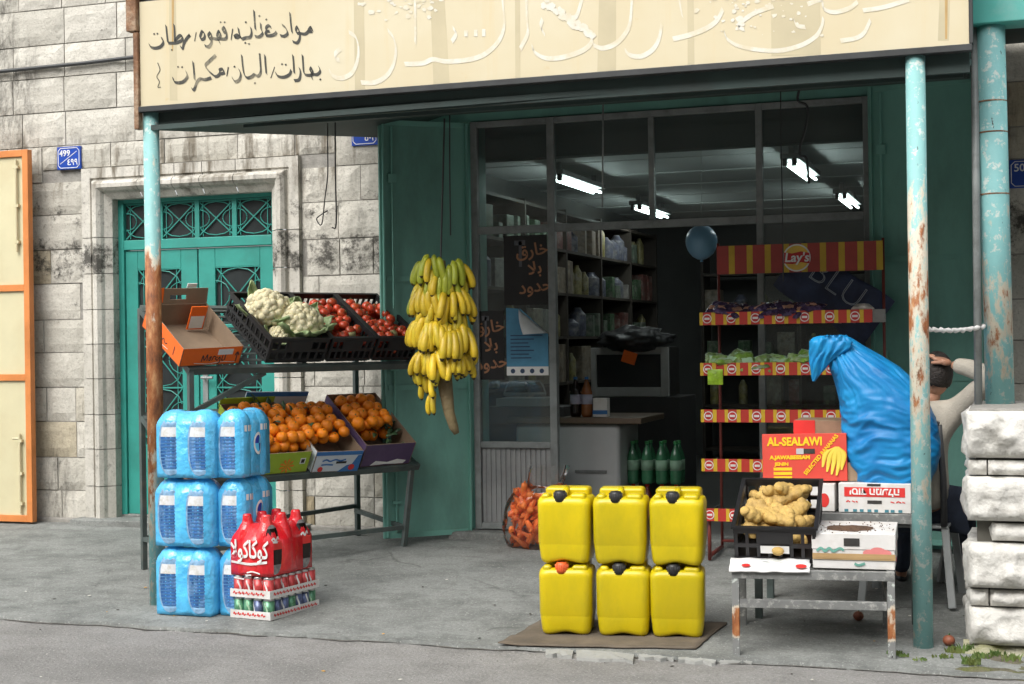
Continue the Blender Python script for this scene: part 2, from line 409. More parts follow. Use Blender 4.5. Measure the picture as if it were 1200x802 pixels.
# backing masonry (mortar shows in the joints)
mb = MB()
mb.box(-13, DX0-.1, WY+.02, WY+.45, -.1, 7); mb.box(DX1+.1, SX0-.005, WY+.02, WY+.45, -.1, 7)
mb.box(DX0-.1, DX1+.1, WY+.02, WY+.45, DZ1+.08, 7); mb.box(SX0-.005, SX1, WY+.06, WY+.45, 3.5, 7)
mb.box(SX1, 7, WY+.02, WY+.45, -.1, 7)
mb.build('wall_core', MORTAR, bld, world=True)
mb, rn = wall_blocks(SX0, 7, 3.5, 7, [], 5); mb.build('wall', STONE, bld, world=True, rnd=rn)
mb, rn = wall_blocks(SX1, 7, .12, 3.5, [], 6); mb.build('wall', STONE, bld, world=True, rnd=rn)
# moulded stone door surround, swept with mitred corners and split into stones
prof = [(-.02, .17), (-.02, .02), (.01, -.005), (.03, -.02), (.045, -.05), (.07, -.075), (.1, -.075), (.125, -.05), (.135, -.015), (.15, -.012), (.155, -.03), (.235, -.03), (.24, .03)]
mb = MB(); rn = []; rng = random.Random(3)
def sweep(pa, pb):                      # from path station pa to pb, each a function s -> (x, z)
    b = len(mb.v)
    for st in (pa, pb):
        for s, d in prof:
            x, z = st(s); mb.v.append(Vector((x, WY+d, z)))
    n = len(prof); r = rng.uniform(.35, 1)
    for i in range(n-1):
        mb.f.append((b+i, b+i+1, b+n+i+1, b+n+i)); mb.m.append(0); rn.append(r)
zs = [.13, .45, .75, 1.03, 1.32, 1.6, 1.88, 2.17, 2.46, DZ1]
for i in range(len(zs)-1):
    a, b_ = zs[i]+.003, zs[i+1]-.003
    if i < len(zs)-2:
        for sgn, X in ((-1, DX0), (1, DX1)): sweep(lambda s, X=X, sgn=sgn: (X+sgn*s, a), lambda s, X=X, sgn=sgn: (X+sgn*s, b_))
    else:
        for sgn, X in ((-1, DX0), (1, DX1)): sweep(lambda s, X=X, sgn=sgn: (X+sgn*s, a), lambda s, X=X, sgn=sgn: (X+sgn*s, DZ1+s))
cuts = [DX0, -6.62, -6.3, -6.05, -5.75, DX1]
for i in range(5):
    l0 = (lambda s: (DX0-s, DZ1+s)) if i == 0 else (lambda s, x=cuts[i]+.003: (x, DZ1+s))
    l1 = (lambda s: (DX1+s, DZ1+s)) if i == 4 else (lambda s, x=cuts[i+1]-.003: (x, DZ1+s))
    sweep(l0, l1)
mb.build('door_surround', STONES, bld, world=True, rnd=rn, smooth=False)
mb = MB(); mb.box(DX0-.3, DX1+.3, WY-.16, WY+.3, -.05, .195); mb.box(DX0-.05, DX1+.05, WY+.1, WY+.3, .19, .215)
mb.build('door_step', CONC, bld, world=True, bev=.02)
mb = MB(); mb.box(-13, SX0-.1, WY-.035, WY+.02, .05, .185)
mb.build('plinth', MORTAR, bld, world=True, bev=.015)
# metal double door with iron scroll grilles
DY = WY+.12
door = MB(); 
door.box(DX0, DX0+.07, DY-.02, DY+.05, .21, DZ1+.0); door.box(DX1-.07, DX1, DY-.02, DY+.05, .21, DZ1); door.box(DX0+.07, DX1-.07, DY-.02, DY+.05, 2.36, 2.44); door.box(DX0+.07, DX1-.07, DY-.02, DY+.05, DZ1-.05, DZ1)
dfr = door.build('door_frame', TEAL, bld, world=True, bev=.006)
GLD = mat('dark_door_glass', (.03, .035, .036), .15, .3, 3)
def grille(x0, x1, z0, z1, y, cells, parent, name='grille'):
    g = MB(); n = cells; hz = (z1-z0)/n
    for i in range(n):
        a, b = z0+i*hz, z0+(i+1)*hz; cx, cz = (x0+x1)/2, (a+b)/2; wx, wz = (x1-x0)/2, hz/2
        g.bar((x0, y, a), (x1, y, b), .008, .008); g.bar((x0, y+.003, b), (x1, y+.003, a), .008, .008)
        for q in range(4):
            s1, s2 = ((1, 1), (1, -1), (-1, 1), (-1, -1))[q]
            g.tube([(cx+s1*wx*(1-.62*sin(t)), y, cz+s2*wz*(.98*cos(t)*.5+.02)) for t in [0, .4, .8, 1.2, 1.57]], .0042, 5)
        for s1 in (1, -1):
            g.tube([(cx+s1*wx*.95*sin(t), y, cz+s1*wz*(1-.55*cos(t*.9)) if False else cz+s1*wz*(.4+.55*cos(t))) for t in [-1.5, -1, -.5, 0, .5, 1, 1.5]], .0042, 5)
        g.bar((x0, y, b), (x1, y, b), .012, .012)
        for xx in (x0+(x1-x0)*.12, x0+(x1-x0)*.88): g.bar((xx, y+.004, a), (xx, y+.004, b), .006, .006)
    return g.build(name, TEAL, parent, world=True)
mid = (DX0+DX1)/2
for lo, hi, sgn in ((DX0+.072, mid-.006, 1), (mid+.006, DX1-.072, -1)):
    p = MB(); gx0, gx1 = lo+.115 if sgn == 1 else lo+.15, hi-.15 if sgn == 1 else hi-.115
    gz0, gz1 = .78, 2.2
    p.box(lo, gx0, DY, DY+.04, .215, 2.355); p.box(gx1, hi, DY, DY+.04, .215, 2.355)
    p.box(gx0, gx1, DY, DY+.04, .215, gz0); p.box(gx0, gx1, DY, DY+.04, gz1, 2.355); p.box(gx0, gx1, DY, DY+.04, 1.70, 1.76)
    p.box(gx0+.0, gx1, DY-.012, DY-.001, 1.715, 1.745)
    lf = p.build('door_leaf', TEAL, bld, world=True, bev=.005); MW[lf.name] = mw(bld)
    q = MB(); q.box(gx0, gx1, DY+.025, DY+.035, gz0, gz1); q.build('door_glass', GLD, lf, world=True)
    grille(gx0, gx1, 1.76, gz1, DY+.008, 1, lf); grille(gx0, gx1, gz0, 1.70, DY+.008, 2, lf)
    if sgn == -1:
        h = MB(); h.box(lo+.03, lo+.075, DY-.01, DY+.002, 1.12, 1.38); h.tube([(lo+.05, DY-.01, 1.32), (lo+.05, DY-.06, 1.32), (lo+.15, DY-.06, 1.32)], .011, 8)
        h.build('handle', ALU, lf, world=True)
q = MB(); q.box(DX0+.07, DX1-.07, DY+.02, DY+.03, 2.44, DZ1-.05); tg = q.build('transom_glass', GLD, bld, world=True); MW[tg.name] = mw(bld)
tw = (DX1-DX0-.14)/4
for i in range(4):
    grille(DX0+.07+i*tw+.01, DX0+.07+(i+1)*tw-.01, 2.45, DZ1-.06, DY+.006, 1, tg)
for i in range(1, 4):
    t_ = MB(); t_.box(DX0+.07+i*tw-.02, DX0+.07+i*tw+.02, DY-.005, DY+.03, 2.44, DZ1-.05)
    t_.build('transom_bar', TEAL, tg, world=True)
# black cable running along the stone courses
mb = MB(); mb.tube([at(x, y, Y=WY-.03) for x, y in ((-60, 98), (0, 84), (50, 79), (100, 74), (158, 67))], .016, 8)
o = mb.build('wall_cable', DARKM); tag(o, 'black cable running along the stone wall above the orange framed door', 'cable')

# ---------------------------------------------------------------- shop front
FY = 10.12
ZT = 3.19
sf = MB()
def sv(x, z0, z1, w=.04): sf.box(x-w/2, x+w/2, FY-.03, FY+.03, z0, z1)
xs_ = [-3.77, -3.17, -2.42, -1.66, -.93]
sv(-3.755, .2, ZT, .05); sv(-3.165, .2, ZT, .055); sv(-1.66, .2, ZT, .045); sv(-.93, .2, ZT, .06)
sf.box(-2.44, -2.40, FY-.028, FY+.028, 2.42, ZT-.045)
def sh(x0, x1, z, h=.045): sf.box(x0, x1, FY-.027, FY+.027, z-h/2, z+h/2)
for a, b in ((-3.73, -3.193), (-3.137, -1.683), (-1.637, -.96)): sh(a, b, 2.39, .055); sh(a, b, ZT-.022, .044)
sh(-3.73, -3.193, .82); sh(-1.637, -.96, .82); sh(-3.73, -3.193, .225); sh(-1.637, -.96, .225)
sfo = sf.build('shopfront_frame', ALU, bld, world=True, bev=.004); MW[sfo.name] = mw(bld)
GL = glass_mat('shop_glass')
def pane(x0, x1, z0, z1):
    p = MB(); p.box(x0, x1, FY-.003, FY+.003, z0, z1); p.build('pane', GL, sfo, world=True)
pane(-3.73, -3.193, 2.418, ZT-.045); pane(-3.137, -2.44, 2.418, ZT-.045); pane(-2.40, -1.683, 2.418, ZT-.045); pane(-1.637, -.96, 2.418, ZT-.045)
pane(-3.73, -3.193, .843, 2.362); pane(-1.637, -.96, .843, 2.362)
for a, b in ((-3.73, -3.193), (-1.637, -.96)):
    p = MB(); n = 14
    p.box(a, b, FY+.004, FY+.012, .248, .797)
    for i in range(n):
        x = a+(b-a)*(i+.5)/n; p.box(x-.012, x+.012, FY-.004, FY+.0035, .248, .797)
    p.build('kick_panel', mat('ribbed_grey_panel', (.3, .31, .31), .5, .12, 4, dirt=(.1, .1, .1), dirt_amt=.5), sfo, world=True)
# beam over the shop front, jambs, threshold
m_ = MB(); m_.box(SX0+.004, SX1-.004, WY-.03, WY+.3, ZT+.005, 3.495)
m_.build('shop_lintel', TEALD, bld, world=True, bev=.008)
for a, b in ((SX0+.004, -3.79), (-.89, SX1-.004)):
    m_ = MB(); m_.box(a, b, WY, WY+.3, .1, ZT); m_.build('shop_jamb', TEALD, bld, world=True)
m_ = MB(); m_.box(-3.95, -.8, WY-.2, WY+.06, -.02, .195)
m_.build('threshold', CONC, bld, world=True, bev=.02)
# interior room
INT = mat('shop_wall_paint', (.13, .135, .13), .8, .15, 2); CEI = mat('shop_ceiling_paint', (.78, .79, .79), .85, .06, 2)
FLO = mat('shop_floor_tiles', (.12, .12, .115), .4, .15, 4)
m_ = MB(); m_.box(-4.3, 1.2, WY+.442, 17.2, 3.02, 3.12)
for k in range(1, 7): m_.box(-4.3, 1.2, WY+.3+k*.98, WY+.31+k*.98, 3.012, 3.0195)
m_.build('shop_ceiling', CEI, bld, world=True)
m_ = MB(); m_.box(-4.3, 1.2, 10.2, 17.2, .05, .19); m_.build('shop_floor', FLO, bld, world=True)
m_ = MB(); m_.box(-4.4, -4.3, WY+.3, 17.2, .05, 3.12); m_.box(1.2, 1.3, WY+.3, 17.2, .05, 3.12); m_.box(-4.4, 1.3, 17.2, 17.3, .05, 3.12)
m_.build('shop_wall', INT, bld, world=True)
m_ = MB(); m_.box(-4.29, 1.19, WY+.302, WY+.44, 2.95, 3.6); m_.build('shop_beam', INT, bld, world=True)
# metal shutter leaves
def leaf(name, x0, y0, x1, y1, z0, z1, label):
    v = Vector((x1-x0, y1-y0, 0)); L_ = v.length; a = math.atan2(v.y, v.x)
    t = thing(name, label, 'shutter', (x0, y0, z0), a)
    H = z1-z0; p = MB()
    p.box(0, L_, 0, .03, 0, H); p.build('panel', TEALD, t, bev=.004)
    q = MB()
    for s in (0.025, L_-.025): q.bar((s, -.006, 0.01), (s, -.006, H-.01), .035, .011, up=(1, 0, 0))
    for z in (.02, H*.36, H*.62, H-.02): q.box(.045, L_-.045, -.009, -.001, z-.018, z+.018)
    q.build('shutter_frame', TEALD, t)
    r = MB(); r.tube([(.09, -.02, .05), (.09, -.02, H*.42)], .008, 6); r.tube([(.09, -.02, H*.55), (.09, -.02, H-.05)], .008, 6)
    r.box(.06, .12, -.028, -.006, H*.4, H*.42); r.box(.06, .12, -.028, -.006, .25, .27); r.box(.06, .12, -.028, -.006, H*.85, H*.87)
    r.build('bolt', TEALD, t)
    return t
pl = at(447, 400, Y=9.63); pr = at(552, 400, Y=10.07)
leaf('metal_shutter', pl.x, pl.y, pr.x, pr.y, .17, 3.18, 'tall green metal shutter leaf standing open behind the hanging bananas')
pl = at(1019, 300, Y=10.04); pr = at(1150, 300, Y=9.9)
leaf('metal_shutter', pl.x, pl.y, pr.x, pr.y, .2, 3.24, 'green metal shutter leaf folded open to the right of the striped snack rack')

# ---------------------------------------------------------------- orange framed shutter door at the far left
ORF = mat('orange_paint', (.62, .22, .06), .45, .1, 5, dirt=(.35, .12, .03), dirt_amt=.4)
CRM = mat('cream_paint', (.58, .535, .345), .5, .06, 3, dirt=(.5, .4, .22), dirt_amt=.3, dscale=2)
ot = thing('metal_door', 'cream metal door leaf with an orange frame, folded back against the stone wall', 'door', (-7.57, 10.0, .16))
p = MB(); wd = .86; H = 3.03
p.box(-wd, -.055, -.01, .02, .05, H-.05); p.build('panel', CRM, ot)
p = MB(); p.box(-.055, 0, -.03, .03, 0, H); p.box(-wd-.055, -wd, -.03, .03, 0, H)
for z in (.0, 1.15, 1.88, H-.055): p.box(-wd, -.055, -.029, .029, z, z+.055)
p.build('door_frame', ORF, ot, bev=.004)
p = MB()
for z0, z1 in ((.07, .72), (2.2, 2.95)):
    p.tube([(-.115, -.03, z0), (-.115, -.03, z1)], .011, 8)
    for z in (z0+.08, (z0+z1)/2, z1-.06): p.box(-.14, -.09, -.04, -.011, z-.012, z+.012)
p.tube([(-.115, -.03, .68), (-.17, -.05, .68)], .009, 6)
p.build('bolt', CRM, ot)

# ---------------------------------------------------------------- writing helpers
def text(s, name, size, parent, M, mt, ex=.0012, align='CENTER', shear=0, sx=1, bold=0):
    c = bpy.data.curves.new('tmp_text', 'FONT'); c.body = s; c.size = size; c.align_x = align; c.align_y = 'CENTER'
    c.extrude = ex; c.shear = shear; c.offset = bold; c.resolution_u = 3
    o = bpy.data.objects.new('tmp_text', c); COL.objects.link(o)
    bpy.context.view_layer.update()
    me = bpy.data.meshes.new_from_object(o.evaluated_get(bpy.context.evaluated_depsgraph_get()))
    bpy.data.objects.remove(o); bpy.data.curves.remove(c)
    me.transform(M @ Matrix.Diagonal((sx, 1, 1, 1))); me.materials.clear(); me.materials.append(mt); me.name = name
    o = bpy.data.objects.new(name, me); COL.objects.link(o); o.parent = parent
    return o
AR = {'ا':'FE8D FE8E','ب':'FE8F FE90 FE91 FE92','ت':'FE95 FE96 FE97 FE98','ح':'FEA1 FEA2 FEA3 FEA4','خ':'FEA5 FEA6 FEA7 FEA8','د':'FEA9 FEAA','ر':'FEAD FEAE','ق':'FED5 FED6 FED7 FED8','ك':'FED9 FEDA FEDB FEDC','ل':'FEDD FEDE FEDF FEE0','و':'FEED FEEE','\ufefb':'FEFB FEFC'}
def arabic(s):
    s = s.replace('لا', '\ufefb'); out = []
    for i, c in enumerate(s):
        if c not in AR: out.append(c); continue
        f = AR[c].split()
        prev = i > 0 and s[i-1] in AR and len(AR[s[i-1]].split()) == 4
        nxt = i+1 < len(s) and s[i+1] in AR and len(f) == 4
        out.append(chr(int(f[(3 if nxt else 1) if prev else (2 if nxt else 0)], 16)))
    return ''.join(reversed(out))
def crom(pts, n=7):
    P = [Vector(p) for p in pts]
    if len(P) < 3: return [P[0].lerp(P[-1], i/n) for i in range(n+1)]
    P = [P[0]*2-P[1]] + P + [P[-1]*2-P[-2]]; out = []
    for i in range(1, len(P)-2):
        a, b, c, d = P[i-1:i+3]
        for k in range(n):
            t = k/n
            out.append(.5*((2*b)+(c-a)*t+(2*a-5*b+4*c-d)*t*t+(3*b-a-3*c+d)*t**3))
    out.append(P[-2]); return out
def strokes(mb, lines, w, ang=60, pen='nib', m=0, mapf=None, taper=False, yo=0):
    """lines: polylines in a flat 2D drawing, mapf: 2D -> 3D on the board.  nib = broad pen held at a fixed angle"""
    for ln in lines:
        pts = crom([(a, b, 0) for a, b in ln]); n = len(pts); L_ = []; R_ = []
        for i, p in enumerate(pts):
            t = (pts[min(i+1, n-1)]-pts[max(i-1, 0)]); t = t.normalized() if t.length > 1e-9 else Vector((1, 0, 0))
            if pen == 'nib':
                nb = Vector((cos(radians(ang)), sin(radians(ang)), 0))*w/2; o_ = Vector((-t.y, t.x, 0))*w*.11
                if nb.dot(o_) < 0: nb = -nb
                nb = nb + o_
            else:
                k = 1 if not taper else max(.25, min(1, sin(pi*(i+.6)/(n+.2))*1.6))
                nb = Vector((-t.y, t.x, 0))*w/2*k
            L_.append(p+nb); R_.append(p-nb)
        b = len(mb.v)
        for i in range(n):
            q = mapf(*L_[i].xy); r = mapf(*R_[i].xy)
            mb.v += [q, r]
        for i in range(n-1): mb.f.append((b+2*i, b+2*i+1, b+2*i+3, b+2*i+2)); mb.m.append(m)
def dots(mb, pts, w, mapf, m=0):
    for a, b in pts:
        k = len(mb.v)
        for dx, dy in ((-.6, -.15), (.15, -.6), (.6, .15), (-.15, .6)): mb.v.append(mapf(a+dx*w, b+dy*w))
        mb.f.append((k, k+1, k+2, k+3)); mb.m.append(m)

# ---------------------------------------------------------------- canopy over the forecourt
SY = 7.5
SGX0, SGX1, SGZ0, SGZ1 = -4.888, -.2, 2.995, 3.585
cn = thing('canopy', 'dark green sheet metal canopy on two rusty turquoise posts over the shop forecourt', 'canopy', (-2.5, 8.8, 0))
DKG = mat('dark_green_sheet', (.035, .06, .055), .6, .2, 3, dirt=(.03, .028, .025), dirt_amt=.5, dscale=2)
m_ = MB()
a, b, c, d = (-4.84, SY+.02, 2.855), (-.2, SY+.1, 2.91), (-.2, WY-.04, 3.3), (at(450, 161.5, Y=WY-.04).x, WY-.04, at(450, 161.5, Y=WY-.04).z)
c2 = (-3.9, WY-.04, 3.28); b2 = (-3.9, SY+.05, 2.88)
def up(p, h=.03): return (p[0], p[1], p[2]+h)
m_.quad(a, b2, c2, d); m_.quad(up(a), up(b2), up(c2), up(d)); m_.quad(b2, b, c, c2); m_.quad(up(b2), up(b), up(c), up(c2))
m_.quad(a, b, up(b), up(a)); m_.quad(d, c2, up(c2), up(d)); m_.quad(a, d, up(d), up(a)); m_.quad(b, c, up(c), up(b)); m_.quad(c2, c, up(c), up(c2))
m_.build('soffit', DKG, cn, world=True)
m_ = MB()
for k in range(1, 4):
    y = SY+.1+k*.62; z = 2.9+.4*k*.62/2.5
    m_.bar((-4.6, y, z-.035), (-.25, y, z-.03), .03, .03)
m_.build('rafter', DKG, cn, world=True)
m_ = MB(); m_.box(-4.86, -.2, SY+.07, SY+.1, 2.87, 2.99, 1); m_.box(-4.9, -.17, SY+.02, SY+.09, 3.595, 3.64)
m_.quad((-4.9, SY+.03, 3.645), (-.17, SY+.03, 3.645), (-.17, WY+.0, 3.82), (-4.9, WY+.0, 3.82)); m_.quad((-4.9, SY+.03, 3.665), (-.17, SY+.03, 3.665), (-.17, WY+.0, 3.84), (-4.9, WY+.0, 3.84))
for k in range(50):
    x = -4.88+k*.096; m_.tube([(x, SY+.0, 3.655), (x, WY, 3.83)], .022, 6)
m_.build('roof', [DARKM, DKG], cn, world=True)
def rust_mat(name, zr, paint=(.25, .5, .49)):
    """peeling turquoise paint over rust; zr = list of (z, rust share)"""
    m, N, L, P = shader(name); tc = N.new('ShaderNodeTexCoord'); v = tc.outputs['Object']
    sp = N.new('ShaderNodeSeparateXYZ'); L.new(v, sp.inputs[0])
    mr = N.new('ShaderNodeMapRange'); mr.inputs[2].default_value = 3.2; L.new(sp.outputs[2], mr.inputs[0])
    band = ramp(N, L, mr.outputs[0], [(z/3.2, s) for z, s in zr])
    mp = N.new('ShaderNodeMapping'); mp.inputs['Scale'].default_value = (1, 1, .35); L.new(v, mp.inputs['Vector'])
    n = noise_n(N, L, mp.outputs[0], 16, 8, .7)
    s_ = N.new('ShaderNodeMath'); s_.operation = 'ADD'; L.new(n, s_.inputs[0]); L.new(band, s_.inputs[1])
    f = ramp(N, L, s_.outputs[0], [(.78, 0.0), (.86, 1.0)])
    f2 = ramp(N, L, s_.outputs[0], [(.68, 0.0), (.74, .85)])
    c = ramp(N, L, noise_n(N, L, v, 6, 5), [(.3, tuple(x*.85 for x in paint)), (.7, paint)])
    c = mixc(N, L, ramp(N, L, noise_n(N, L, v, 22, 6, .7), [(.56, 0.0), (.62, .9)]), c, (.55, .6, .56))
    c = mixc(N, L, ramp(N, L, noise_n(N, L, mp.outputs[0], 30, 6, .7), [(.66, 0.0), (.69, 1.0)]), c, (.03, .03, .03))
    c = mixc(N, L, f2, c, (.6, .52, .4))
    c = mixc(N, L, f, c, ramp(N, L, noise_n(N, L, mp.outputs[0], 24, 6, .7), [(.3, (.09, .035, .015)), (.5, (.3, .1, .03)), (.7, (.5, .26, .11))]))
    L.new(c, P.inputs['Base Color']); P.inputs['Roughness'].default_value = .6
    bp = N.new('ShaderNodeBump'); bp.inputs['Strength'].default_value = .5; bp.inputs['Distance'].default_value = .01; L.new(s_.outputs[0], bp.inputs['Height']); L.new(bp.outputs[0], P.inputs['Normal'])
    return m
R1 = rust_mat('rusty_left_post_paint', [(0, .1), (.8, .3), (1.2, .52), (2.0, .5), (2.2, .1), (3.1, .02)])
R2 = rust_mat('rusty_right_post_paint', [(0, .12), (.6, .1), (1.3, .22), (1.75, .34), (2.25, .2), (2.5, .05), (3.1, .02)])
R3 = rust_mat('peeling_column_paint', [(0, .02), (.12, .06), (.17, .2), (.5, .24), (.8, .12), (1.1, .04), (2.1, -.05)], (.24, .52, .52))
m_ = MB(); pl_ = at(181, 400, Y=7.56).x; m_.tube([(pl_-.002, 7.56, .03), (pl_-.002, 7.56, 2.99)], .047, 20); m_.build('post', R1, cn, world=True, smooth=True)
m_ = MB(); m_.tube([(-.455, 7.5, .03), (-.458, 7.55, 3.0)], .048, 20); m_.build('post', R2, cn, world=True, smooth=True)
m_ = MB(); m_.tube([(-.19, 7.9, 1.15), (-.185, 8.0, 3.3)], .02, 8); m_.build('drain_pipe', ALU, cn, world=True, smooth=True)
RUST = mat('rusty_iron', (.2, .1, .05), .8, .4, 15, .4, 60, dirt=(.5, .4, .28), dirt_amt=.6, dscale=9)
m_ = MB(); m_.box(-4.965, -4.895, SY-.03, SY+.03, 3.44, 3.78); m_.box(-4.925, -4.892, SY-.02, SY+.03, 2.86, 3.435)
m_.build('bracket', RUST, cn, world=True, bev=.006)

# ---------------------------------------------------------------- the shop sign
sg = thing('shop_sign', 'long cream signboard with faded black Arabic lettering along the canopy edge', 'sign', (SGX0, SY, SGZ0))
SGM, N, L, P = shader('weathered_cream_board'); tc = N.new('ShaderNodeTexCoord'); v = tc.outputs['Object']
c = ramp(N, L, noise_n(N, L, v, 1.3, 4), [(.3, (.57, .49, .315)), (.7, (.61, .555, .40))])
mp = N.new('ShaderNodeMapping'); mp.inputs['Scale'].default_value = (7, 1, .5); L.new(v, mp.inputs['Vector'])
c = mixc(N, L, ramp(N, L, noise_n(N, L, mp.outputs[0], 1.2, 6, .7), [(.55, 0.0), (.75, .5)]), c, (.6, .47, .24))
c = mixc(N, L, ramp(N, L, noise_n(N, L, v, 9, 8, .75), [(.62, 0.0), (.72, .5)]), c, (.55, .4, .18))
L.new(c, P.inputs['Base Color']); P.inputs['Roughness'].default_value = .55
m_ = MB(); m_.box(SGX0, SGX1, SY, SY+.04, SGZ0, SGZ1+.03); m_.build('board', SGM, sg, world=True)
m_ = MB(); m_.box(SGX0-.01, SGX1+.015, SY-.018, SY+.045, SGZ0-.035, SGZ0-.002); m_.box(SGX1+.002, SGX1+.02, SY-.015, SY+.042, SGZ0, SGZ1+.03)
m_.build('edge_trim', DARKM, sg, world=True, bev=.003)
BANDM = mat('darker_board_band', (.5, .44, .29), .6, .08, 4); RSTAIN = mat('rust_streak_stain', (.5, .33, .13), .7, .35, 10, stretch=(1, 1, .2))  # slightly darker vertical bands and rust streaks on the board
m_ = MB()
def band(x0, x1, y0t, y1t, x0b=None, x1b=None, m=0, k=0):
    yy = SY-.0006-.0002*k
    pts = [at(x0, y0t, Y=yy), at(x1, y0t, Y=yy), at(x1b or x1, y1t, Y=yy), at(x0b or x0, y1t, Y=yy)]
    for p in pts: p.z = min(max(p.z, SGZ0+.003), SGZ1+.028)
    m_ = MB(); m_.quad(*[tuple(p) for p in pts]); m_.build('darker_band', RSTAIN if m else BANDM, sg, world=True)
band(414, 426, -40, 112, 416, 428); band(503, 519, -40, 106, 508, 527, k=1); band(603, 609, -60, 100, 604, 610); band(703, 722, -60, 88, 700, 722, k=1); band(805, 812, -60, 80, 806, 814)
band(903, 960, -60, 66, 904, 962, k=1); band(198, 206, -10, 118, 199, 208); band(1102, 1114, -30, 48, 1099, 1112, k=1)
band(201, 204, -8, 60, 201.5, 203, m=1, k=3); band(1107, 1111, -30, 46, 1107.5, 1110, m=1, k=3)
def Z(ox, oy, s): return lambda a, b: at(ox+a/s, oy+b/s, Y=SY-.0018)
k_ = MB()
f = Z(165, 10, 8.02)
strokes(k_, [[(80,335),(95,365),(140,374),(185,360),(212,325),(205,290),(192,280)], [(237,160),(245,240),(255,325)], [(255,325),(290,328),(340,322),(385,300),(392,268),(370,255),(345,275),(320,310)], [(312,150),(318,220),(320,318)],
 [(462,250),(430,285),(405,330),(392,378),(370,355)], [(575,212),(600,240),(597,280),(572,293),(557,270),(575,212)], [(655,225),(634,255),(645,285),(670,275),(655,225)], [(668,270),(662,330),(632,362),(600,350)], [(670,280),(700,287),(735,285),(752,250),(735,215),(717,265),(735,310),(747,330)], [(735,285),(790,288),(808,265),(800,205),(785,180),(768,205),(785,230),(802,215)],
 [(302,650),(315,690),(355,700),(405,685),(438,640),(425,590)], [(490,500),(500,590),(505,670)], [(560,660),(530,690),(500,765),(478,755)], [(560,660),(600,670),(635,662),(662,652)], [(705,440),(640,500),(607,540),(640,590),(690,635)], [(690,640),(720,638),(745,610),(740,580),(770,572),(782,605),(750,615)]], 27, 62, mapf=f)
strokes(k_, [[(520,225),(505,310)], [(865,195),(848,300)], [(825,555),(808,640)], [(158,510),(180,580),(150,640),(175,690),(160,740),(190,740)]], 8, pen='r', mapf=f)
dots(k_, [(125,240),(156,238),(292,390),(750,130),(788,130),(350,550),(388,552),(455,256)], 17, f)
f = Z(265, 10, 8.02)
strokes(k_, [[(812,215),(800,180),(782,195),(775,217),(808,217)], [(775,215),(745,240),(705,237),(690,225)], [(690,225),(670,175),(655,205),(667,235),(695,230)], [(695,230),(690,290),(665,325),(625,312)], [(600,40),(608,140),(620,230)], [(525,155),(560,185),(578,235),(545,262),(508,255)],
 [(425,180),(400,162),(377,182),(380,212),(410,215)], [(380,215),(370,250),(410,258),(455,245),(475,222)], [(325,140),(330,200),(345,235),(310,268),(270,262)], [(262,20),(268,120),(275,200)], [(232,180),(240,230),(225,270),(185,277),(150,290)], [(150,290),(125,245),(115,185)], [(150,290),(110,250),(77,268),(105,274),(130,260)],
 [(870,545),(885,590),(855,622),(820,620)], [(820,620),(790,590),(800,560),(815,592),(800,640),(815,665)], [(718,440),(725,540),(735,615),(780,630),(820,620)], [(690,560),(700,610),(685,670),(640,680)], [(628,440),(635,530),(640,610)], [(465,600),(485,637),(540,647),(595,622),(612,580)], [(365,440),(370,530),(378,615)], [(315,430),(322,520),(325,600),(300,637),(265,620)], [(265,620),(240,642),(200,654),(170,620),(155,530),(147,440)], [(120,570),(138,620),(125,670),(85,690),(55,650)]], 27, 62, mapf=f)
strokes(k_, [[(60,190),(45,290)], [(455,550),(420,655)], [(18,550),(5,640)]], 8, pen='r', mapf=f)
dots(k_, [(378,105),(312,72),(185,130),(180,325),(215,335),(885,668),(525,525),(560,530),(315,432),(270,702),(78,548)], 19, f)
INK = mat('faded_black_lettering', (.05, .05, .042), .7, .3, 20, dirt=(.45, .4, .27), dirt_amt=.75, dscale=6, dthr=.6)
k_.build('black_lettering', INK, sg, world=True, recalc=False)
k_ = MB()
f = Z(370, 0, 4.8)
strokes(k_, [[(185,180),(225,210),(240,270),(235,340),(205,410),(150,440),(100,430),(75,395)], [(140,275),(112,300),(112,330),(135,340)], [(405,170),(440,220),(450,300),(430,380),(390,435),(330,465),(255,465)], [(555,-150),(560,100),(560,245)], [(500,362),(600,357),(660,335),(740,347),(870,335),(960,300),(1030,230),(1060,140),(1050,0),(1040,-150)], [(770,155),(790,190),(765,235)]], 23, 70, mapf=f)
strokes(k_, [[(845,172),(845,206)], [(900,168),(900,206)], [(945,164),(945,206)]], 20, pen='r', mapf=f)
f = Z(600, 0, 4.615)
strokes(k_, [[(75,-150),(80,100),(85,180),(45,265)], [(165,105),(155,145),(178,190)], [(105,235),(120,280),(170,312),(230,317),(310,302),(390,270),(430,230),(430,190)], [(400,-100),(355,75),(320,100)], [(440,245),(490,262),(560,237),(615,180),(640,110),(650,-50)], [(610,270),(640,300),(700,305),(760,270),(795,210),(810,130)], [(900,-80),(905,0),(920,90)], [(870,212),(960,190),(1050,155),(1110,110),(1140,50)]], 23, 70, mapf=f)
f = Z(840, 0, 4)
strokes(k_, [[(35,150),(50,185),(100,215),(180,232),(290,238),(390,215),(460,175),(490,130),(500,85)], [(265,30),(180,60),(120,100),(100,125),(130,140)], [(360,90),(375,120),(415,128)], [(425,20),(490,0),(500,40),(550,58),(620,40),(660,10)], [(685,50),(780,35),(900,0)], [(580,192),(650,180),(690,155),(720,95)]], 18, 70, mapf=f)
FW_ = mat('faded_white_lettering', (.67, .65, .57), .6, .05, 10, dirt=(.6, .535, .38), dirt_amt=.9, dscale=7, dthr=.5)
k_.build('white_lettering', FW_, sg, world=True, recalc=False)
k_ = MB(); rng = random.Random(2)
f = lambda a, b: at(a, b, Y=SY-.0019)
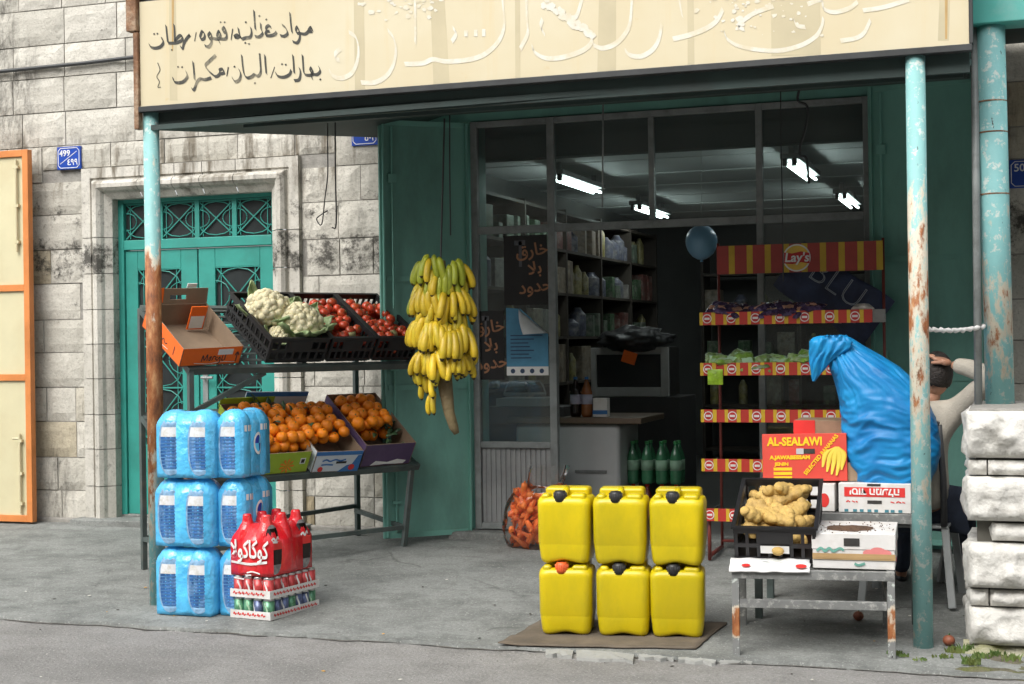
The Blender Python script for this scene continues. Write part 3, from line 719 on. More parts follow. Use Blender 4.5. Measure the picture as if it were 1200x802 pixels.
for _ in range(130):
    x = rng.choice([rng.gauss(445, 18), rng.gauss(485, 16), rng.gauss(860, 22), rng.gauss(910, 25)]); y = rng.triangular(-12, 26 if x < 700 else 45, -8)
    n = 7; ph = rng.random()*6; r = rng.uniform(.8, 4); b_ = len(k_.v)
    for q in range(n): k_.v.append(f(x+r*1.3*cos(ph+q*2*pi/n)*rng.uniform(.4, 1), y+r*sin(ph+q*2*pi/n)*rng.uniform(.4, 1))+Vector((0, -.000004*_, 0)))
    k_.f.append(tuple(range(b_, b_+n))); k_.m.append(0)
for i in range(46):                                      # chipped white swash on the middle letters
    t = i/45; x = 637+t*56+rng.uniform(-2, 2); y = 2+t*40+rng.uniform(-5, 5); r = rng.uniform(2.5, 6); n = 8; b_ = len(k_.v)
    for q in range(n): k_.v.append(f(x+r*cos(q*2*pi/n)*rng.uniform(.5, 1), y+r*sin(q*2*pi/n)*rng.uniform(.5, 1))+Vector((0, -.000004*(i+135), 0)))
    k_.f.append(tuple(range(b_, b_+n))); k_.m.append(0)
k_.build('peeling_paint', FW_, sg, world=True, recalc=False)

# ---------------------------------------------------------------- neighbour canopy column, stone pillar
nc = thing('turquoise_canopy', 'peeling turquoise column and beam of the neighbouring canopy standing on the white stone pillar', 'canopy', (-.08, 8.0, 1.2))
cb = at(1172, 475, Y=8.0); ct = at(1160, 32, Y=8.0)
m_ = MB(); m_.tube([(cb.x, 8.0, 1.2), (ct.x+.003, 8.0, ct.z)], .072, 24); m_.build('column', R3, nc, world=True, smooth=True)
m_ = MB(); m_.box(ct.x-.1, 4, 7.9, 8.1, ct.z+.001, ct.z+.5); m_.build('beam', mat('turquoise_beam_paint', (.08, .42, .37), .5, .12, 4, dirt=(.25, .45, .42), dirt_amt=.5), nc, world=True, bev=.008)
m_ = MB(); m_.box(ct.x-.1, 4, 8.102, WY-.05, ct.z+.3, ct.z+.36); m_.build('roof', DKG, nc, world=True)
for zz in (2.62, 2.78, 2.3):
    m_ = MB(); m_.lathe([(.0735, -.004), (.075, 0), (.0735, .004)], 20, M=trm(cb.x+(ct.x-cb.x)*(zz-1.2)/2.05, 8.0, zz)); m_.build('wire_band', RUST, nc, world=True)
PIL = mat('rough_white_stone', (.60, .59, .55), .9, .15, 6, 1.0, 16, dirt=(.26, .245, .21), dirt_amt=.6, dscale=11, dthr=.57)
pw = thing('stone_pillar', 'rough white rusticated stone pillar at the right edge, mossy at its foot', 'pillar', (.3, 7.8, 0))
courses = []
for yt, yb in ((482, 537), (540, 557), (559, 611), (614, 634), (637, 690), (692, 711), (713, 757)):
    courses.append((at(1170, yb, Y=7.45).z, at(1170, yt, Y=7.45).z))
PX0 = -.235
def hewn(x0, x1, z0, z1, y, sd, bulge=.035):
    b = MB(); nu, nv = max(4, int((x1-x0)/.022)), max(3, int((z1-z0)/.022))
    def fn(u, v):
        x = x0+(x1-x0)*u; z = z0+(z1-z0)*v
        e = min(min(u, 1-u)*(x1-x0), min(v, 1-v)*(z1-z0)); k = min(1, e/.017); k = k*(2-k)*(.85+.3*noise.noise((x*9, z*12, sd)))
        n_ = noise.fractal((x*5+sd, z*6, sd), 1, 2.1, 4)
        r = noise.noise((x*14+sd, z*20, 1))
        return (x, y-k*(bulge+.034*n_+.016*r+.03*abs(noise.noise((x*13, z*19, sd))))+(1-k)*.01, z)
    b.grid(nu, nv, fn)
    def sd_fn(u, v):
        yy = y+.01+.6*u; z = z0+(z1-z0)*v
        k = min(1, min(v, 1-v)*(z1-z0)/.03); k = k*(2-k)*min(1, u*8)
        return (x0-k*(.02+.03*noise.fractal((yy*5, z*6, sd+3), 1, 2, 3)), yy, z)
    b.grid(14, nv, sd_fn)
    b.quad((x0, y+.01, z1), (x1, y+.01, z1), (x1, y+.6, z1), (x0, y+.6, z1)); b.quad((x0, y+.01, z0), (x1, y+.01, z0), (x1, y+.6, z0), (x0, y+.6, z0))
    return b
for i, (za, zb) in enumerate(courses):
    if i in (1, 5): cols = [(PX0+.005, PX0+.09), (PX0+.097, 1.2)]
    elif i == 3: cols = [(PX0+.11, 1.2)]
    else: cols = [(PX0, 1.2)]
    for x0, x1 in cols:
        hewn(x0, x1, za, zb, 7.45, i*7.3+x1, .045 if i % 2 == 0 else .025).build('stone_block', PIL, pw, world=True, smooth=True)
m_ = MB(); m_.box(PX0+.04, 1.3, 7.5, 8.3, 0, courses[0][1]-.012); m_.build('mortar_core', mat('dark_joint', (.1, .095, .08), .95), pw, world=True)
SOIL = mat('mossy_soil', (.12, .105, .075), .95, .35, 18, .8, 60, dirt=(.1, .115, .025), dirt_amt=.8, dscale=7, dthr=.5)
b = MB()
def soil(u, v):
    x = -.62+2.2*u; y = 7.02+.5*v-.06*u; e = min(u*5, v*4, 1)*min(1, (1-v)*6+.2); n_ = noise.fractal((x*5, y*6, 1), 1, 2.2, 4)
    return (x, y+.05*noise.noise((x*4, 0, 2)), max(-.01, -.012+e*(.03+.035*n_)+.02*u))
b.grid(120, 40, soil); struct(b.build('soil', SOIL, smooth=True))
m_ = MB(); m_.box(PX0+.01, 1.3, 7.47, 8.32, courses[0][1]-.01, courses[0][1]+.012); m_.build('cap', MORTAR, pw, world=True, bev=.01)
b = MB(); 
def foot(u, v):
    x = PX0-.03+1.5*u; 
    return (x, 7.36+.12*v+.03*noise.noise((x*6, v*3, 4)), .0+.085*v+.02*noise.noise((x*9, v*4, 1)))
b.grid(70, 6, foot); b.build('foot', mat('mossy_stone', (.3, .29, .22), .95, .3, 14, .7, 40, dirt=(.16, .17, .02), dirt_amt=.8, dscale=6, dthr=.48), pw, world=True, smooth=True)

# ---------------------------------------------------------------- unseen house row added to block low sky light; the shop glass mirrors it
ow = thing('added_house_row', 'plain stone house row added behind the viewer to block low sky light', 'building', (-3, -9, 0))
OWM = mat('added_row_stone', (.3, .28, .24), .9, .15, 2, dirt=(.15, .13, .1), dirt_amt=.4)
m_ = MB(); m_.box(-30, 26, -16, -9, 0, 11.5); m_.build('wall', OWM, ow, world=True)
for i in range(11):
    for j in range(3):
        m_ = MB(); m_.box(-28+i*5, -26.6+i*5, -9.03, -8.99, 1+j*3, 2.5+j*3); m_.build('window', DARKM, ow, world=True)

# ================================================================== LEFT FRUIT RACK
RA = radians(59); RKL = (-4.96, 8.127, .065); RK0 = trm(*RKL) @ rotm('Z', RA)
rk = thing('display_rack', 'grey green steel fruit rack with two sloping shelves beside the left canopy post', 'rack', RKL, RA)
LN, DP = 1.74, .69; ZU, ZL, RISE = 1.355, .635, .41
SL = math.atan2(RISE, DP)
g = lambda X, Y: gz(RKL[1]+X*sin(RA)+Y*cos(RA))-RKL[2]
for (x, y, zt) in ((0, 0, ZU), (.0, DP, ZU+RISE), (LN-.02, DP, ZU+RISE-.02)):
    m_ = MB(); m_.bar((x, y, g(x, y)), (x, y, zt), .035, .035, up=(0, 1, 0)); m_.build('leg', STEEL, rk, bev=.003)
m_ = MB(); m_.bar((LN-.06, .05, g(LN, 0)), (LN-.02, .0, ZL-.02), .035, .035, up=(0, 1, 0)); m_.build('leg', STEEL, rk, bev=.003)
def shelf(name, zf, l0, l1):
    m_ = MB(); M = trm(0, 0, zf) @ rotm('X', SL); D = math.hypot(DP, RISE)
    m_.box(l0, l1, -.02, .02, -.025, .02, M=M); m_.box(l0+.02, l1-.02, D-.02, D+.02, -.025, .015, M=M)
    for x in (l0+.02, (l0+l1)/2, l1-.02): m_.box(x-.018, x+.018, .021, D-.021, -.024, .014, M=M)
    for k in range(9): 
        y = .08+k*(D-.14)/8; m_.box(l0+.01, l1-.01, y-.012, y+.012, .0145, .0185, M=M)
    m_.build(name, STEEL, rk)
shelf('shelf', ZU, -.02, LN); shelf('shelf', ZL, -.02, LN+.04)
m_ = MB(); m_.bar((.02, .02, ZL+.45), (.55, .02, ZU-.03), .03, .03); m_.build('brace', STEEL, rk)
m_ = MB(); m_.bar((.0, DP-.02, .22), (.0, .02, .22), .03, .03); m_.bar((.02, DP, .225), (LN-.04, DP, .3), .03, .03); m_.bar((LN-.05, DP-.02, .27), (LN-.05, .06, .2), .03, .03); m_.bar((.02, .03, .2), (LN-.08, .045, .2), .03, .03)
m_.build('stretcher', STEEL, rk)
def on_shelf(zf, t, s, h=.02, rz=0, rx=0): return RK0 @ trm(0, 0, zf) @ rotm('X', SL) @ trm(t, s, h) @ rotm('Z', rz) @ rotm('X', rx)

# ---- a lattice crate, origin at the front left bottom corner, width along x, depth along y
def crate_mesh(W, D, H, parent, name='crate_body', bars=7):
    m_ = MB(); t = .012
    m_.box(0, W, 0, D, 0, .012)
    for z in (H-.03, H*.5-.01, .012): m_.box(-t, W+t, -t, 0, z, z+.028 if z > H*.6 else z+.02); m_.box(-t, W+t, D, D+t, z, z+.028 if z > H*.6 else z+.02); m_.box(-t, 0, 0, D, z, z+.028 if z > H*.6 else z+.02); m_.box(W, W+t, 0, D, z, z+.028 if z > H*.6 else z+.02)
    for i in range(bars+1):
        x = W*i/bars
        for y in (-t*.9, D+.001): m_.box(x-.008, x+.008, y, y+t*.88, .013, H-.002)
    nb = int(bars*D/W)
    for i in range(nb+1):
        y = D*i/nb
        for x in (-t*.9, W+.001): m_.box(x, x+t*.88, y-.008, y+.008, .013, H-.002)
    # diagonal lattice on the sides and the front
    for x in (-.006, W+.006):
        for i in range(nb): m_.bar((x, D*i/nb, .02), (x, D*(i+1)/nb, H*.5), .006, .009); m_.bar((x, D*(i+1)/nb, .02), (x, D*i/nb, H*.5), .006, .009)
    m_.box(W*.3, W*.7, -t*1.15, -t*.95, H*.55, H*.9)
    m_.box(-t*1.8, W+t*1.8, -t*1.8, -t*.1, H-.002, H+.008); m_.box(-t*1.8, W+t*1.8, D+t*.1, D+t*1.8, H-.002, H+.008); m_.box(-t*1.8, -t*.1, -t*.1, D+t*.1, H-.002, H+.008); m_.box(W+t*.1, W+t*1.8, -t*.1, D+t*.1, H-.002, H+.008)
    return m_.build(name, BLACKP, parent)
CW = .37
UF = ZU
crates = [(.555, 'black lattice crate holding cauliflowers on the upper rack shelf', .43), (1.03, 'black lattice crate of tomatoes next to the cauliflowers', .33), (1.405, 'black lattice crate of tomatoes at the right end of the upper shelf', .33)]
CRM_ = []
for t, lb, wv in crates:
    M = on_shelf(UF, t, .03, .022)
    c_ = thing('vegetable_crate', lb, 'crate', M=M, group='black crates on the upper rack shelf'); crate_mesh(wv, .6, .19, c_); CRM_.append(M)
# cauliflowers
CAUL = mat('cauliflower_curd', (.70, .645, .43), .75, .12, 14, .3, 90, sss=.1, dirt=(.6, .52, .27), dirt_amt=.3, dscale=8)
CLEAF = mat('cauliflower_leaf', (.26, .36, .16), .6, .3, 12, .2, 30, dirt=(.5, .56, .36), dirt_amt=.6, dscale=10)
def cauliflower(lb, M, r, seed, leafy):
    t = thing('cauliflower', lb, 'cauliflower', M=M, group='cauliflowers in the black crate'); rng = random.Random(seed)
    m_ = MB()
    def lump(p):
        return 1+.10*noise.noise(p*2.2+Vector((seed, 0, 0)))
    m_.ico((0, 0, r*.55), r*.86, 3, lump, sc=(1, 1, .78))
    for i in range(120):
        th = i*2.39996+rng.uniform(-.25, .25); z = 1-1.35*(i+rng.uniform(0, 1))/120; q = math.sqrt(max(0, 1-z*z)); p = Vector((q*cos(th), q*sin(th), z))
        rr = r*rng.uniform(.10, .2); q_ = rng.uniform(.9, 1.03); o_ = Vector((p.x*r*.82*q_, p.y*r*.82*q_, r*.55+p.z*r*.64*q_))
        m_.ico(o_, rr, 2, lambda d, s=i: 1+.16*noise.noise(d*4+Vector((s*3, 0, 0)))+.07*noise.noise(d*11+Vector((s, 3, 0))))
    m_.build('curd', CAUL, t, smooth=True)
    n = leafy
    for i in range(n):
        a = 2*pi*i/n+rng.uniform(-.2, .2); m_ = MB(); L_ = r*(rng.uniform(1.2, 1.6) if leafy < 8 else rng.uniform(1.2, 1.5)); wv = r*(.55 if leafy < 8 else .7); hgt = rng.uniform(.6, 1.0)
        def fn(u, v, a=a, L_=L_):
            d = r*.35+ (r*.78)*min(1, v*1.4)+.1*r*v; z = -.15*r+L_*v*hgt; s = (u-.5)*wv*(sin(pi*min(1, .15+v*.85))*1.2+.15)
            d += .18*r*noise.noise((u*3+i, v*4, seed))+ .25*r*(v**3) - .6*abs(u-.5)*r*.5
            return (cos(a)*d-sin(a)*s, sin(a)*d+cos(a)*s, z)
        m_.grid(6, 8, fn); o = m_.build('leaf', CLEAF, t, smooth=True); o.modifiers.new('thick', 'SOLIDIFY').thickness = .004
M0 = CRM_[0]
cauliflower('large pale cauliflower at the back left of the black crate', M0 @ trm(.14, .36, .12), .165, 1, 4)
cauliflower('cauliflower wrapped in green leaves at the front right of the black crate', M0 @ trm(.31, .19, .11), .165, 2, 9)
cauliflower('small cauliflower half hidden behind the leafy one', M0 @ trm(.30, .44, .12), .10, 3, 6)
cauliflower('leafy cauliflower low in the crate below the large pale one', M0 @ trm(.16, .16, .07), .085, 4, 7)
# round fruit
def fruit(kind, r, mt, oblate=.9, dimple=.1):
    m_ = MB()
    def f_(p):
        k = 1-dimple*math.exp(-((1-p.z)/.06)) - dimple*.5*math.exp(-((1+p.z)/.06))
        return k*(1+.02*noise.noise(p*1.7))
    m_.ico((0, 0, 0), r, 3, f_, sc=(1, 1, oblate))
    return m_, mt
TOM = mat('tomato_skin', (.50, .055, .022), .25, .25, 6, objvar=.25, spec=.5, sss=.08, dirt=(.55, .2, .05), dirt_amt=.25, dscale=9)
TOMG = mat('unripe_tomato_skin', (.35, .33, .16), .3, .2, 8)
CALYX = mat('tomato_calyx', (.05, .12, .03), .7, .2)
def star(m_, r, n=5):
    for i in range(n):
        a = 2*pi*i/n; m_.add([(0, 0, .004), (cos(a-.25)*r*.4, sin(a-.25)*r*.4, .003), (cos(a)*r, sin(a)*r, -.002), (cos(a+.25)*r*.4, sin(a+.25)*r*.4, .003)], [(0, 1, 2, 3)])
    m_.tube([(0, 0, 0), (.002, 0, .014)], .002, 5)
m_, _ = fruit('tomato', .036, TOM, .86); tom_proto = thing('tomato', 'x', 'tomato'); m_.build('flesh', TOM, tom_proto, smooth=True)
m_ = MB(); star(m_, .02); o = m_.build('calyx', CALYX, tom_proto); o.location = (0, 0, .03)
used = {}
def place(proto, M, lb, group, rng, tilt=1.0, matover=None):
    R = rotm('Z', rng.uniform(0, 6.28)) @ rotm('X', rng.uniform(-tilt, tilt)) @ rotm('Z', rng.uniform(0, 6.28))
    k = rng.uniform(.88, 1.1); S = Matrix.Diagonal((k, k, k, 1))
    if proto.name not in used: o = proto; used[proto.name] = 1; o.matrix_world = M @ R @ S
    else: o = copy_tree(proto, M @ R @ S)
    o['label'] = lb; o['group'] = group
    return o
def heap(W, D, r, base, rng, layers=2, slope=0, jit=.25):
    pts = []
    for L_ in range(layers):
        step = r*2.02; off = (L_ % 2)*r; y = r+off
        z = base+r+L_*r*1.45
        while y < D-r*.8:
            x = r+off*.8
            while x < W-r*.8:
                pts.append((x+rng.uniform(-jit, jit)*r, y+rng.uniform(-jit, jit)*r, z+rng.uniform(-.15, .3)*r+slope*y)); x += step
            y += step
    return pts
rng = random.Random(4)
for ci, lb, gp in ((1, 'red tomato in the crate beside the cauliflowers', 'tomatoes in the middle crate'), (2, 'red tomato in the crate at the right end of the rack', 'tomatoes in the right crate')):
    pts = heap(.33, .58, .037, .03, rng, 3, .02)
    pts = [p for p in pts if not (p[2] > .1 and rng.random() < .35)]
    for p in pts:
        if p[2] < .07: continue
        place(tom_proto, CRM_[ci] @ trm(*p), lb, gp, rng)
for ci, p, lb in ((1, (.2, .09, .165), 'pale unripe tomato among the red ones beside the cauliflowers'), (2, (.17, .08, .165), 'greenish unripe tomato at the front of the right hand crate')):
    t = thing('tomato', lb, 'tomato', M=CRM_[ci] @ trm(*p)); m_, _ = fruit('tomato', .034, TOMG, .86); m_.build('flesh', TOMG, t, smooth=True)
    m_ = MB(); star(m_, .018); o = m_.build('calyx', CALYX, t); o.location = (0, 0, .028)

# ---- cardboard trays; W along x, D along y; panels with thickness; outside / inside colours
def carton(t, W, D, H, out, inn, Hb=None, front=None, name='carton_body', notch=False, th=.006):
    Hb = Hb or H
    m_ = MB()
    m_.box(0, W, 0, D, 0, .006, 1)
    def side(a, b, z0a, z0b, m=0):                     # vertical panel between two plan points with heights
        a = Vector((*a, 0)); b = Vector((*b, 0)); d = (b-a).normalized(); n = Vector((d.y, -d.x, 0))*th
        vs = [a, b, b+Vector((0, 0, z0b)), a+Vector((0, 0, z0a))]; vi = [v-n for v in vs]
        m_.add([*vs, *vi], [(0, 1, 2, 3)], 0); k = len(m_.v)-8
        m_.f += [(k+5, k+4, k+7, k+6), (k+3, k+2, k+6, k+7), (k+1, k+5, k+6, k+2), (k, k+3, k+7, k+4)]; m_.m += [1, 1, 1, 1]
    side((0, 0), (W, 0), H, H); side((W, 0), (W, D), H, Hb); side((W, D), (0, D), Hb, Hb); side((0, D), (0, 0), Hb, H)
    return m_.build(name, [out, inn], t)
ORC = mat('orange_carton', (.85, .14, .008), .55, .07, 6, dirt=(.55, .1, .01), dirt_amt=.3)
KR2 = mat('carton_inside', (.23, .165, .11), .8, .12, 10)
M = on_shelf(UF, -.085, .0, .026, rz=.06)
t = thing('fruit_carton', 'empty orange carton tipped up at the left end of the upper rack shelf', 'carton', M=M)
carton(t, .44, .52, .13, ORC, KR2, Hb=.16)
m_ = MB()                                                  # raised end flap at the back with a hand hole
FM = trm(0, .52, .16) @ rotm('X', radians(-14))
for (x0, x1, z0, z1) in ((0, .44, 0, .03), (0, .16, .03, .06), (.28, .44, .03, .06), (0, .44, .06, .105)): m_.box(x0, x1, 0, .006, z0, z1, M=FM)
m_.build('flap', KR2, t)
m_ = MB(); m_.box(.0, .11, -.002, -.0004, .012, .11, M=FM); m_.build('flap_print', ORC, t)
m_ = MB(); m_.box(.27, .39, .42, .428, .02, .19, 0); m_.box(.28, .38, .417, .4195, .03, .12, 1); o = m_.build('corner_flap', [ORC, WHITEP], t)
m_ = MB(); m_.box(.36, .43, .45, .456, .28, .31, M=trm(-.1, .07, 0)); m_.build('paper_scrap', WHITEP, t)
m_ = MB(); m_.box(.26, .37, -.0025, -.0006, .075, .115); m_.build('sticker', WHITEP, t)
m_ = MB()
strokes(m_, [[(.15,.03),(.155,.075),(.17,.04),(.185,.08),(.19,.035)], [(.2,.05),(.215,.065),(.21,.035),(.2,.045)], [(.225,.035),(.235,.065),(.25,.06)], [(.265,.06),(.25,.05),(.265,.035),(.28,.06),(.285,.02),(.27,.01)], [(.3,.07),(.3,.035),(.315,.035)], [(.32,.08),(.32,.035)], [(.405,.02),(.405,.085)], [(.39,.065),(.405,.09),(.42,.065)]], .007, pen='r', mapf=lambda a, b: Vector((a, -.002, b)))
strokes(m_, [[(.1,.08),(.105,.04)], [(.2,.03),(.205,.08),(.22,.04),(.24,.08)], [(.26,.05),(.28,.07),(.3,.05),(.33,.06)], [(.42,.03),(.42,.09)]], .007, pen='r', mapf=lambda a, b: Vector((-.002, .52-a, b)))
m_.build('marker_writing', DARKI, t, recalc=False)
m_ = MB(); strokes(m_, [[(.1,.02),(.2,.012),(.3,.022),(.4,.016)]], .004, pen='r', mapf=lambda a, b: Vector((a, -.0015, b)))
strokes(m_, [[(.05,.03),(.2,.018),(.35,.03)]], .004, pen='r', mapf=lambda a, b: Vector((-.0015, .52-a, b))); m_.build('white_line', WHITEP, t, recalc=False)
# lower shelf cartons
LMG = mat('lime_green_carton', (.34, .47, .03), .55, .1, 6); BLC = mat('blue_print', (.035, .16, .42), .5, .1, 6); PUR = mat('purple_carton', (.085, .05, .125), .65, .15, 7, dirt=(.15, .1, .17), dirt_amt=.4)
ORP = mat('orange_peel', (.82, .235, .008), .42, .2, 8, .25, 110, objvar=.14, spec=.45)
LM = ZL
M = on_shelf(LM, -.05, .02, .022); t = thing('fruit_carton', 'plain brown carton at the left end of the lower rack shelf, behind the water packs', 'carton', M=M); carton(t, .42, .5, .13, KRAFT, KRAFT)
MG = on_shelf(LM, .42, .0, .022); t = thing('fruit_carton', 'lime green carton of loose oranges on the lower rack shelf', 'carton', M=MG); carton(t, .42, .58, .165, LMG, KR2, Hb=.19)
m_ = MB(); rr = random.Random(1)
for k in range(9):
    a = k*2*pi/9; m_.add([(.25+.0*cos(a), -.0016, .06), (.25+.045*cos(a-.2), -.0016, .06+.045*sin(a-.2)), (.25+.06*cos(a), -.0016, .06+.06*sin(a)), (.25+.045*cos(a+.2), -.0016, .06+.045*sin(a+.2))], [(0, 1, 2, 3)])
m_.build('orange_flower_print', ORP, t, recalc=False)
m_ = MB(); m_.box(.345, .385, -.002, -.0006, .07, .115); m_.box(.352, .378, -.003, -.0021, .078, .107, 1); m_.build('white_mark', [WHITEP, BLACKI], t)
m_ = MB(); m_.box(.0, .42, .585, .591, .165, .23, 0, rotm('X', .0)); m_.build('flap', LMG, t)
MB_ = on_shelf(LM, .87, -.015, .022, rz=-.05); t = thing('fruit_carton', 'white and blue carton with a red fruit picture between the green and the purple ones', 'carton', M=MB_); carton(t, .36, .6, .165, mat('white_blue_carton', (.62, .67, .72), .5, .05, 8), KR2, Hb=.17)
m_ = MB(); m_.box(.0, .36, -.0025, -.0007, .135, .165, 0)
m_.prism([(.2, .0), (.36, .0), (.36, .13), (.33, .13), (.3, .06), (.26, .05)], -.0022, -.0008, 0)
m_.build('blue_print', BLC, t)
m_ = MB(); m_.lathe([(.024, 0), (.0, .001)], 16, M=trm(.3, -.003, .035) @ rotm('X', pi/2)); m_.lathe([(.02, 0), (.0, .001)], 16, M=trm(.06, -.003, .025) @ rotm('X', pi/2)); m_.build('red_fruit_print', REDP, t)
m_ = MB(); strokes(m_, [[(.06,.09),(.09,.1),(.12,.088),(.16,.1),(.2,.09),(.24,.1)], [(.06,.06),(.1,.062),(.15,.058)]], .012, pen='r', mapf=lambda a, b: Vector((a, -.003, b))); m_.build('lettering', BLC, t, recalc=False)
m_ = MB(); m_.box(.17, .25, -.0035, -.0026, .068, .085); m_.build('hand_hole', BLACKI, t)
m_ = MB(); m_.box(-.28, .2, .61, .617, .1, .26, 0); m_.box(-.28, .2, .6075, .6095, .225, .26, 1); m_.build('flap', [mat('white_blue_carton', (0, 0, 0)), BLC], t)
MP = on_shelf(LM, 1.27, .0, .022); t = thing('fruit_carton', 'purple carton of oranges at the right end of the lower rack shelf', 'carton', M=MP); carton(t, .42, .6, .18, PUR, KR2, Hb=.22)
m_ = MB(); m_.prism([(.08, .01), (.2, .015), (.36, .01), (.38, .035), (.3, .05), (.22, .03), (.12, .045)], -.002, -.0006); m_.build('white_stain', WHITEP, t)
m_ = MB(); m_.box(.08, .2, .585, .592, .12, .2); m_.build('white_tab', WHITEP, t)
m_, _ = fruit('orange', .042, ORP, .95, .05); or_proto = thing('orange', 'x', 'orange'); m_.build('peel', ORP, or_proto, smooth=True)
m_ = MB(); m_.lathe([(.0055, -.001), (.004, .002), (.001, .0025)], 6); o = m_.build('stem', CALYX, or_proto); o.location = (0, 0, .0385)
rng = random.Random(8)
for p in heap(.8, .54, .043, .035, rng, 3, .0, .5):
    if p[2] < .09 or (p[0] > .44 and p[1] < .12) or (p[2] > .19 and p[1] < .1): continue
    place(or_proto, MG @ trm(*p), 'loose orange heaped in the lime green carton and the blue one next to it', 'oranges in the green carton', rng)
for p in heap(.4, .56, .043, .06, rng, 3, .02, .5):
    if p[2] < .1 or p[1] < .18: continue
    place(or_proto, MP @ trm(*p), 'orange piled at the back of the purple carton', 'oranges in the purple carton', rng)
LEAFD = mat('orange_tree_leaf', (.035, .075, .03), .4, .3, 20, objvar=.3)
def leaf_mesh(L_, w_):
    m_ = MB()
    m_.grid(4, 8, lambda u, v: ((u-.5)*w_*sin(pi*(.06+.94*v)**.8), L_*v, .02*sin(v*2.5)-.25*abs(u-.5)*w_+.004*sin(v*9+u*4)))
    return m_
lp = leaf_mesh(.085, .036).build('orange_leaf', LEAFD, smooth=True); lp.modifiers.new('thick', 'SOLIDIFY').thickness = .001; tag(lp, 'dark green leaf lying on the oranges in the cartons', 'leaf', 'leaves among the oranges')
first = True; rng = random.Random(12)
for i in range(34):
    if i < 22: p = (rng.uniform(.22, .62), rng.uniform(.22, .56)); M = MG @ trm(p[0], p[1],   .195+rng.uniform(0, .02))
    else: M = MP @ trm(rng.uniform(.15, .4), rng.uniform(.04, .3), .15+rng.uniform(-.02, .02))
    M = M @ rotm('Z', rng.uniform(0, 6.28)) @ rotm('X', rng.uniform(-.3, .7)) @ rotm('Y', rng.uniform(-.5, .5))
    if first: lp.matrix_world = M; first = False
    else: c_ = copy_tree(lp, M)
rng = random.Random(13)

# ================================================================== BANANA STALK
bn = thing('banana_bunch', 'big hanging stalk of yellow bananas in front of the open green shutter', 'bananas', (-3.43, 8.6, .95))
BANY = mat('banana_peel', (.62, .43, .02), .42, .2, 12, .1, 50, objvar=.2, dirt=(.35, .36, .03), dirt_amt=.5, dscale=7)
BANG = mat('green_banana_peel', (.38, .42, .03), .42, .2, 12, .1, 50, objvar=.15, dirt=(.2, .28, .02), dirt_amt=.6, dscale=7)
BTIP = mat('banana_tip', (.05, .035, .015), .8)
def banana_mesh(L_, r, curve, mt):
    m_ = MB(); pts = []; rad = []; n = 11
    for i in range(n+1):
        v = i/n; a = -curve/2+curve*v
        pts.append((0, L_/curve*(cos(a)-cos(curve/2)), -(L_/curve)*(sin(a)+sin(curve/2))))
        k = min(1, .3+v*5) if v < .14 else (1 if v < .78 else max(.22, 1-((v-.78)/.22)**1.8*.85)); rad.append(r*k*(.55 if v < .05 else 1))
    vs0 = len(m_.v); m_.tube(pts, rad, 7)
    for i in range(len(m_.f)):
        z = sum(m_.v[j].z for j in m_.f[i])/len(m_.f[i])
        if z < pts[-1][2]+.012: m_.m[i] = 1
    return m_.build('banana', [mt, BTIP], bn, smooth=True)
protos = [banana_mesh(.19, .0225, .95, BANY), banana_mesh(.18, .0215, 1.15, BANY), banana_mesh(.18, .022, .85, BANG)]
cnt = [0]*3
def put_banana(k, M):
    if cnt[k] == 0: o = protos[k]
    else: o = protos[k].copy(); COL.objects.link(o)
    cnt[k] += 1; o.parent = bn; o.matrix_local = M
rng = random.Random(21); tot = 0
# the camera stands in the (+x, -y) direction from the stalk
face = math.atan2(-8.6, 3.43)
for ti, (z, r, n, span, twist, ln) in enumerate(((1.13, .15, 7, 1.35, -.7, 1), (1.09, .165, 7, 1.3, .75, 1), (1.02, .13, 7, 1.7, .05, .95), (.93, .165, 7, 1.4, -.75, 1.1), (.91, .18, 8, 1.5, .75, 1.05), (.86, .15, 8, 1.8, .05, 1), (.74, .18, 8, 1.5, -.7, 1.2), (.72, .16, 9, 1.8, .1, 1.05), (.68, .2, 9, 1.6, .8, 1.15), (.55, .15, 9, 1.7, .1, .95), (.53, .175, 7, 1.3, .85, .95), (.55, .16, 7, 1.4, -.75, 1.05), (.40, .12, 3, .7, -.95, .9), (.27, .09, 2, .6, -.9, .8))):
    for i in range(n):
        f_ = (i+.5)/n; a = face+twist+(f_-.5)*span+rng.uniform(-.05, .05)
        k = (2 if (ti == 0 and rng.random() < .8) or (ti in (1, 2, 3) and rng.random() < .4) else rng.choice((0, 0, 1)))
        rr = r+rng.uniform(-.008, .01)
        z_ = z + .045*math.sin(pi*f_) + rng.uniform(-.022, .022)
        sc_ = ln*rng.uniform(.93, 1.06)
        M = trm(cos(a)*rr*.8, sin(a)*rr*.8, z_) @ rotm('Z', a-pi/2) @ rotm('X', rng.uniform(.02, .42)) @ rotm('Y', (f_-.5)*.5+rng.uniform(-.17, .17)) @ Matrix.Diagonal((sc_, sc_, sc_, 1))
        if tot < 99: put_banana(k, M); tot += 1
fl = MB(); rg = random.Random(77)
for i in range(75):
    a = face+rg.uniform(-1.6, 1.6); z_ = rg.uniform(.50, 1.10); rr = rg.uniform(.07, .125); M = trm(cos(a)*rr, sin(a)*rr, z_) @ rotm('Z', a-pi/2) @ rotm('X', rg.uniform(.1, .4)) @ rotm('Y', rg.uniform(-.3, .3))
    sm = protos[i % 2].data
    fl.add([v_.co for v_ in sm.vertices], [tuple(p_.vertices) for p_ in sm.polygons], 0, M)
    fl.m[-len(sm.polygons):] = [p_.material_index for p_ in sm.polygons]
struct(fl.build('inner_bananas', [mat('inner_banana_peel', (.52, .40, .02), .45, .25, 10, objvar=.1, dirt=(.33, .34, .03), dirt_amt=.5, dscale=7), BTIP], bn, smooth=True), 'stuff')
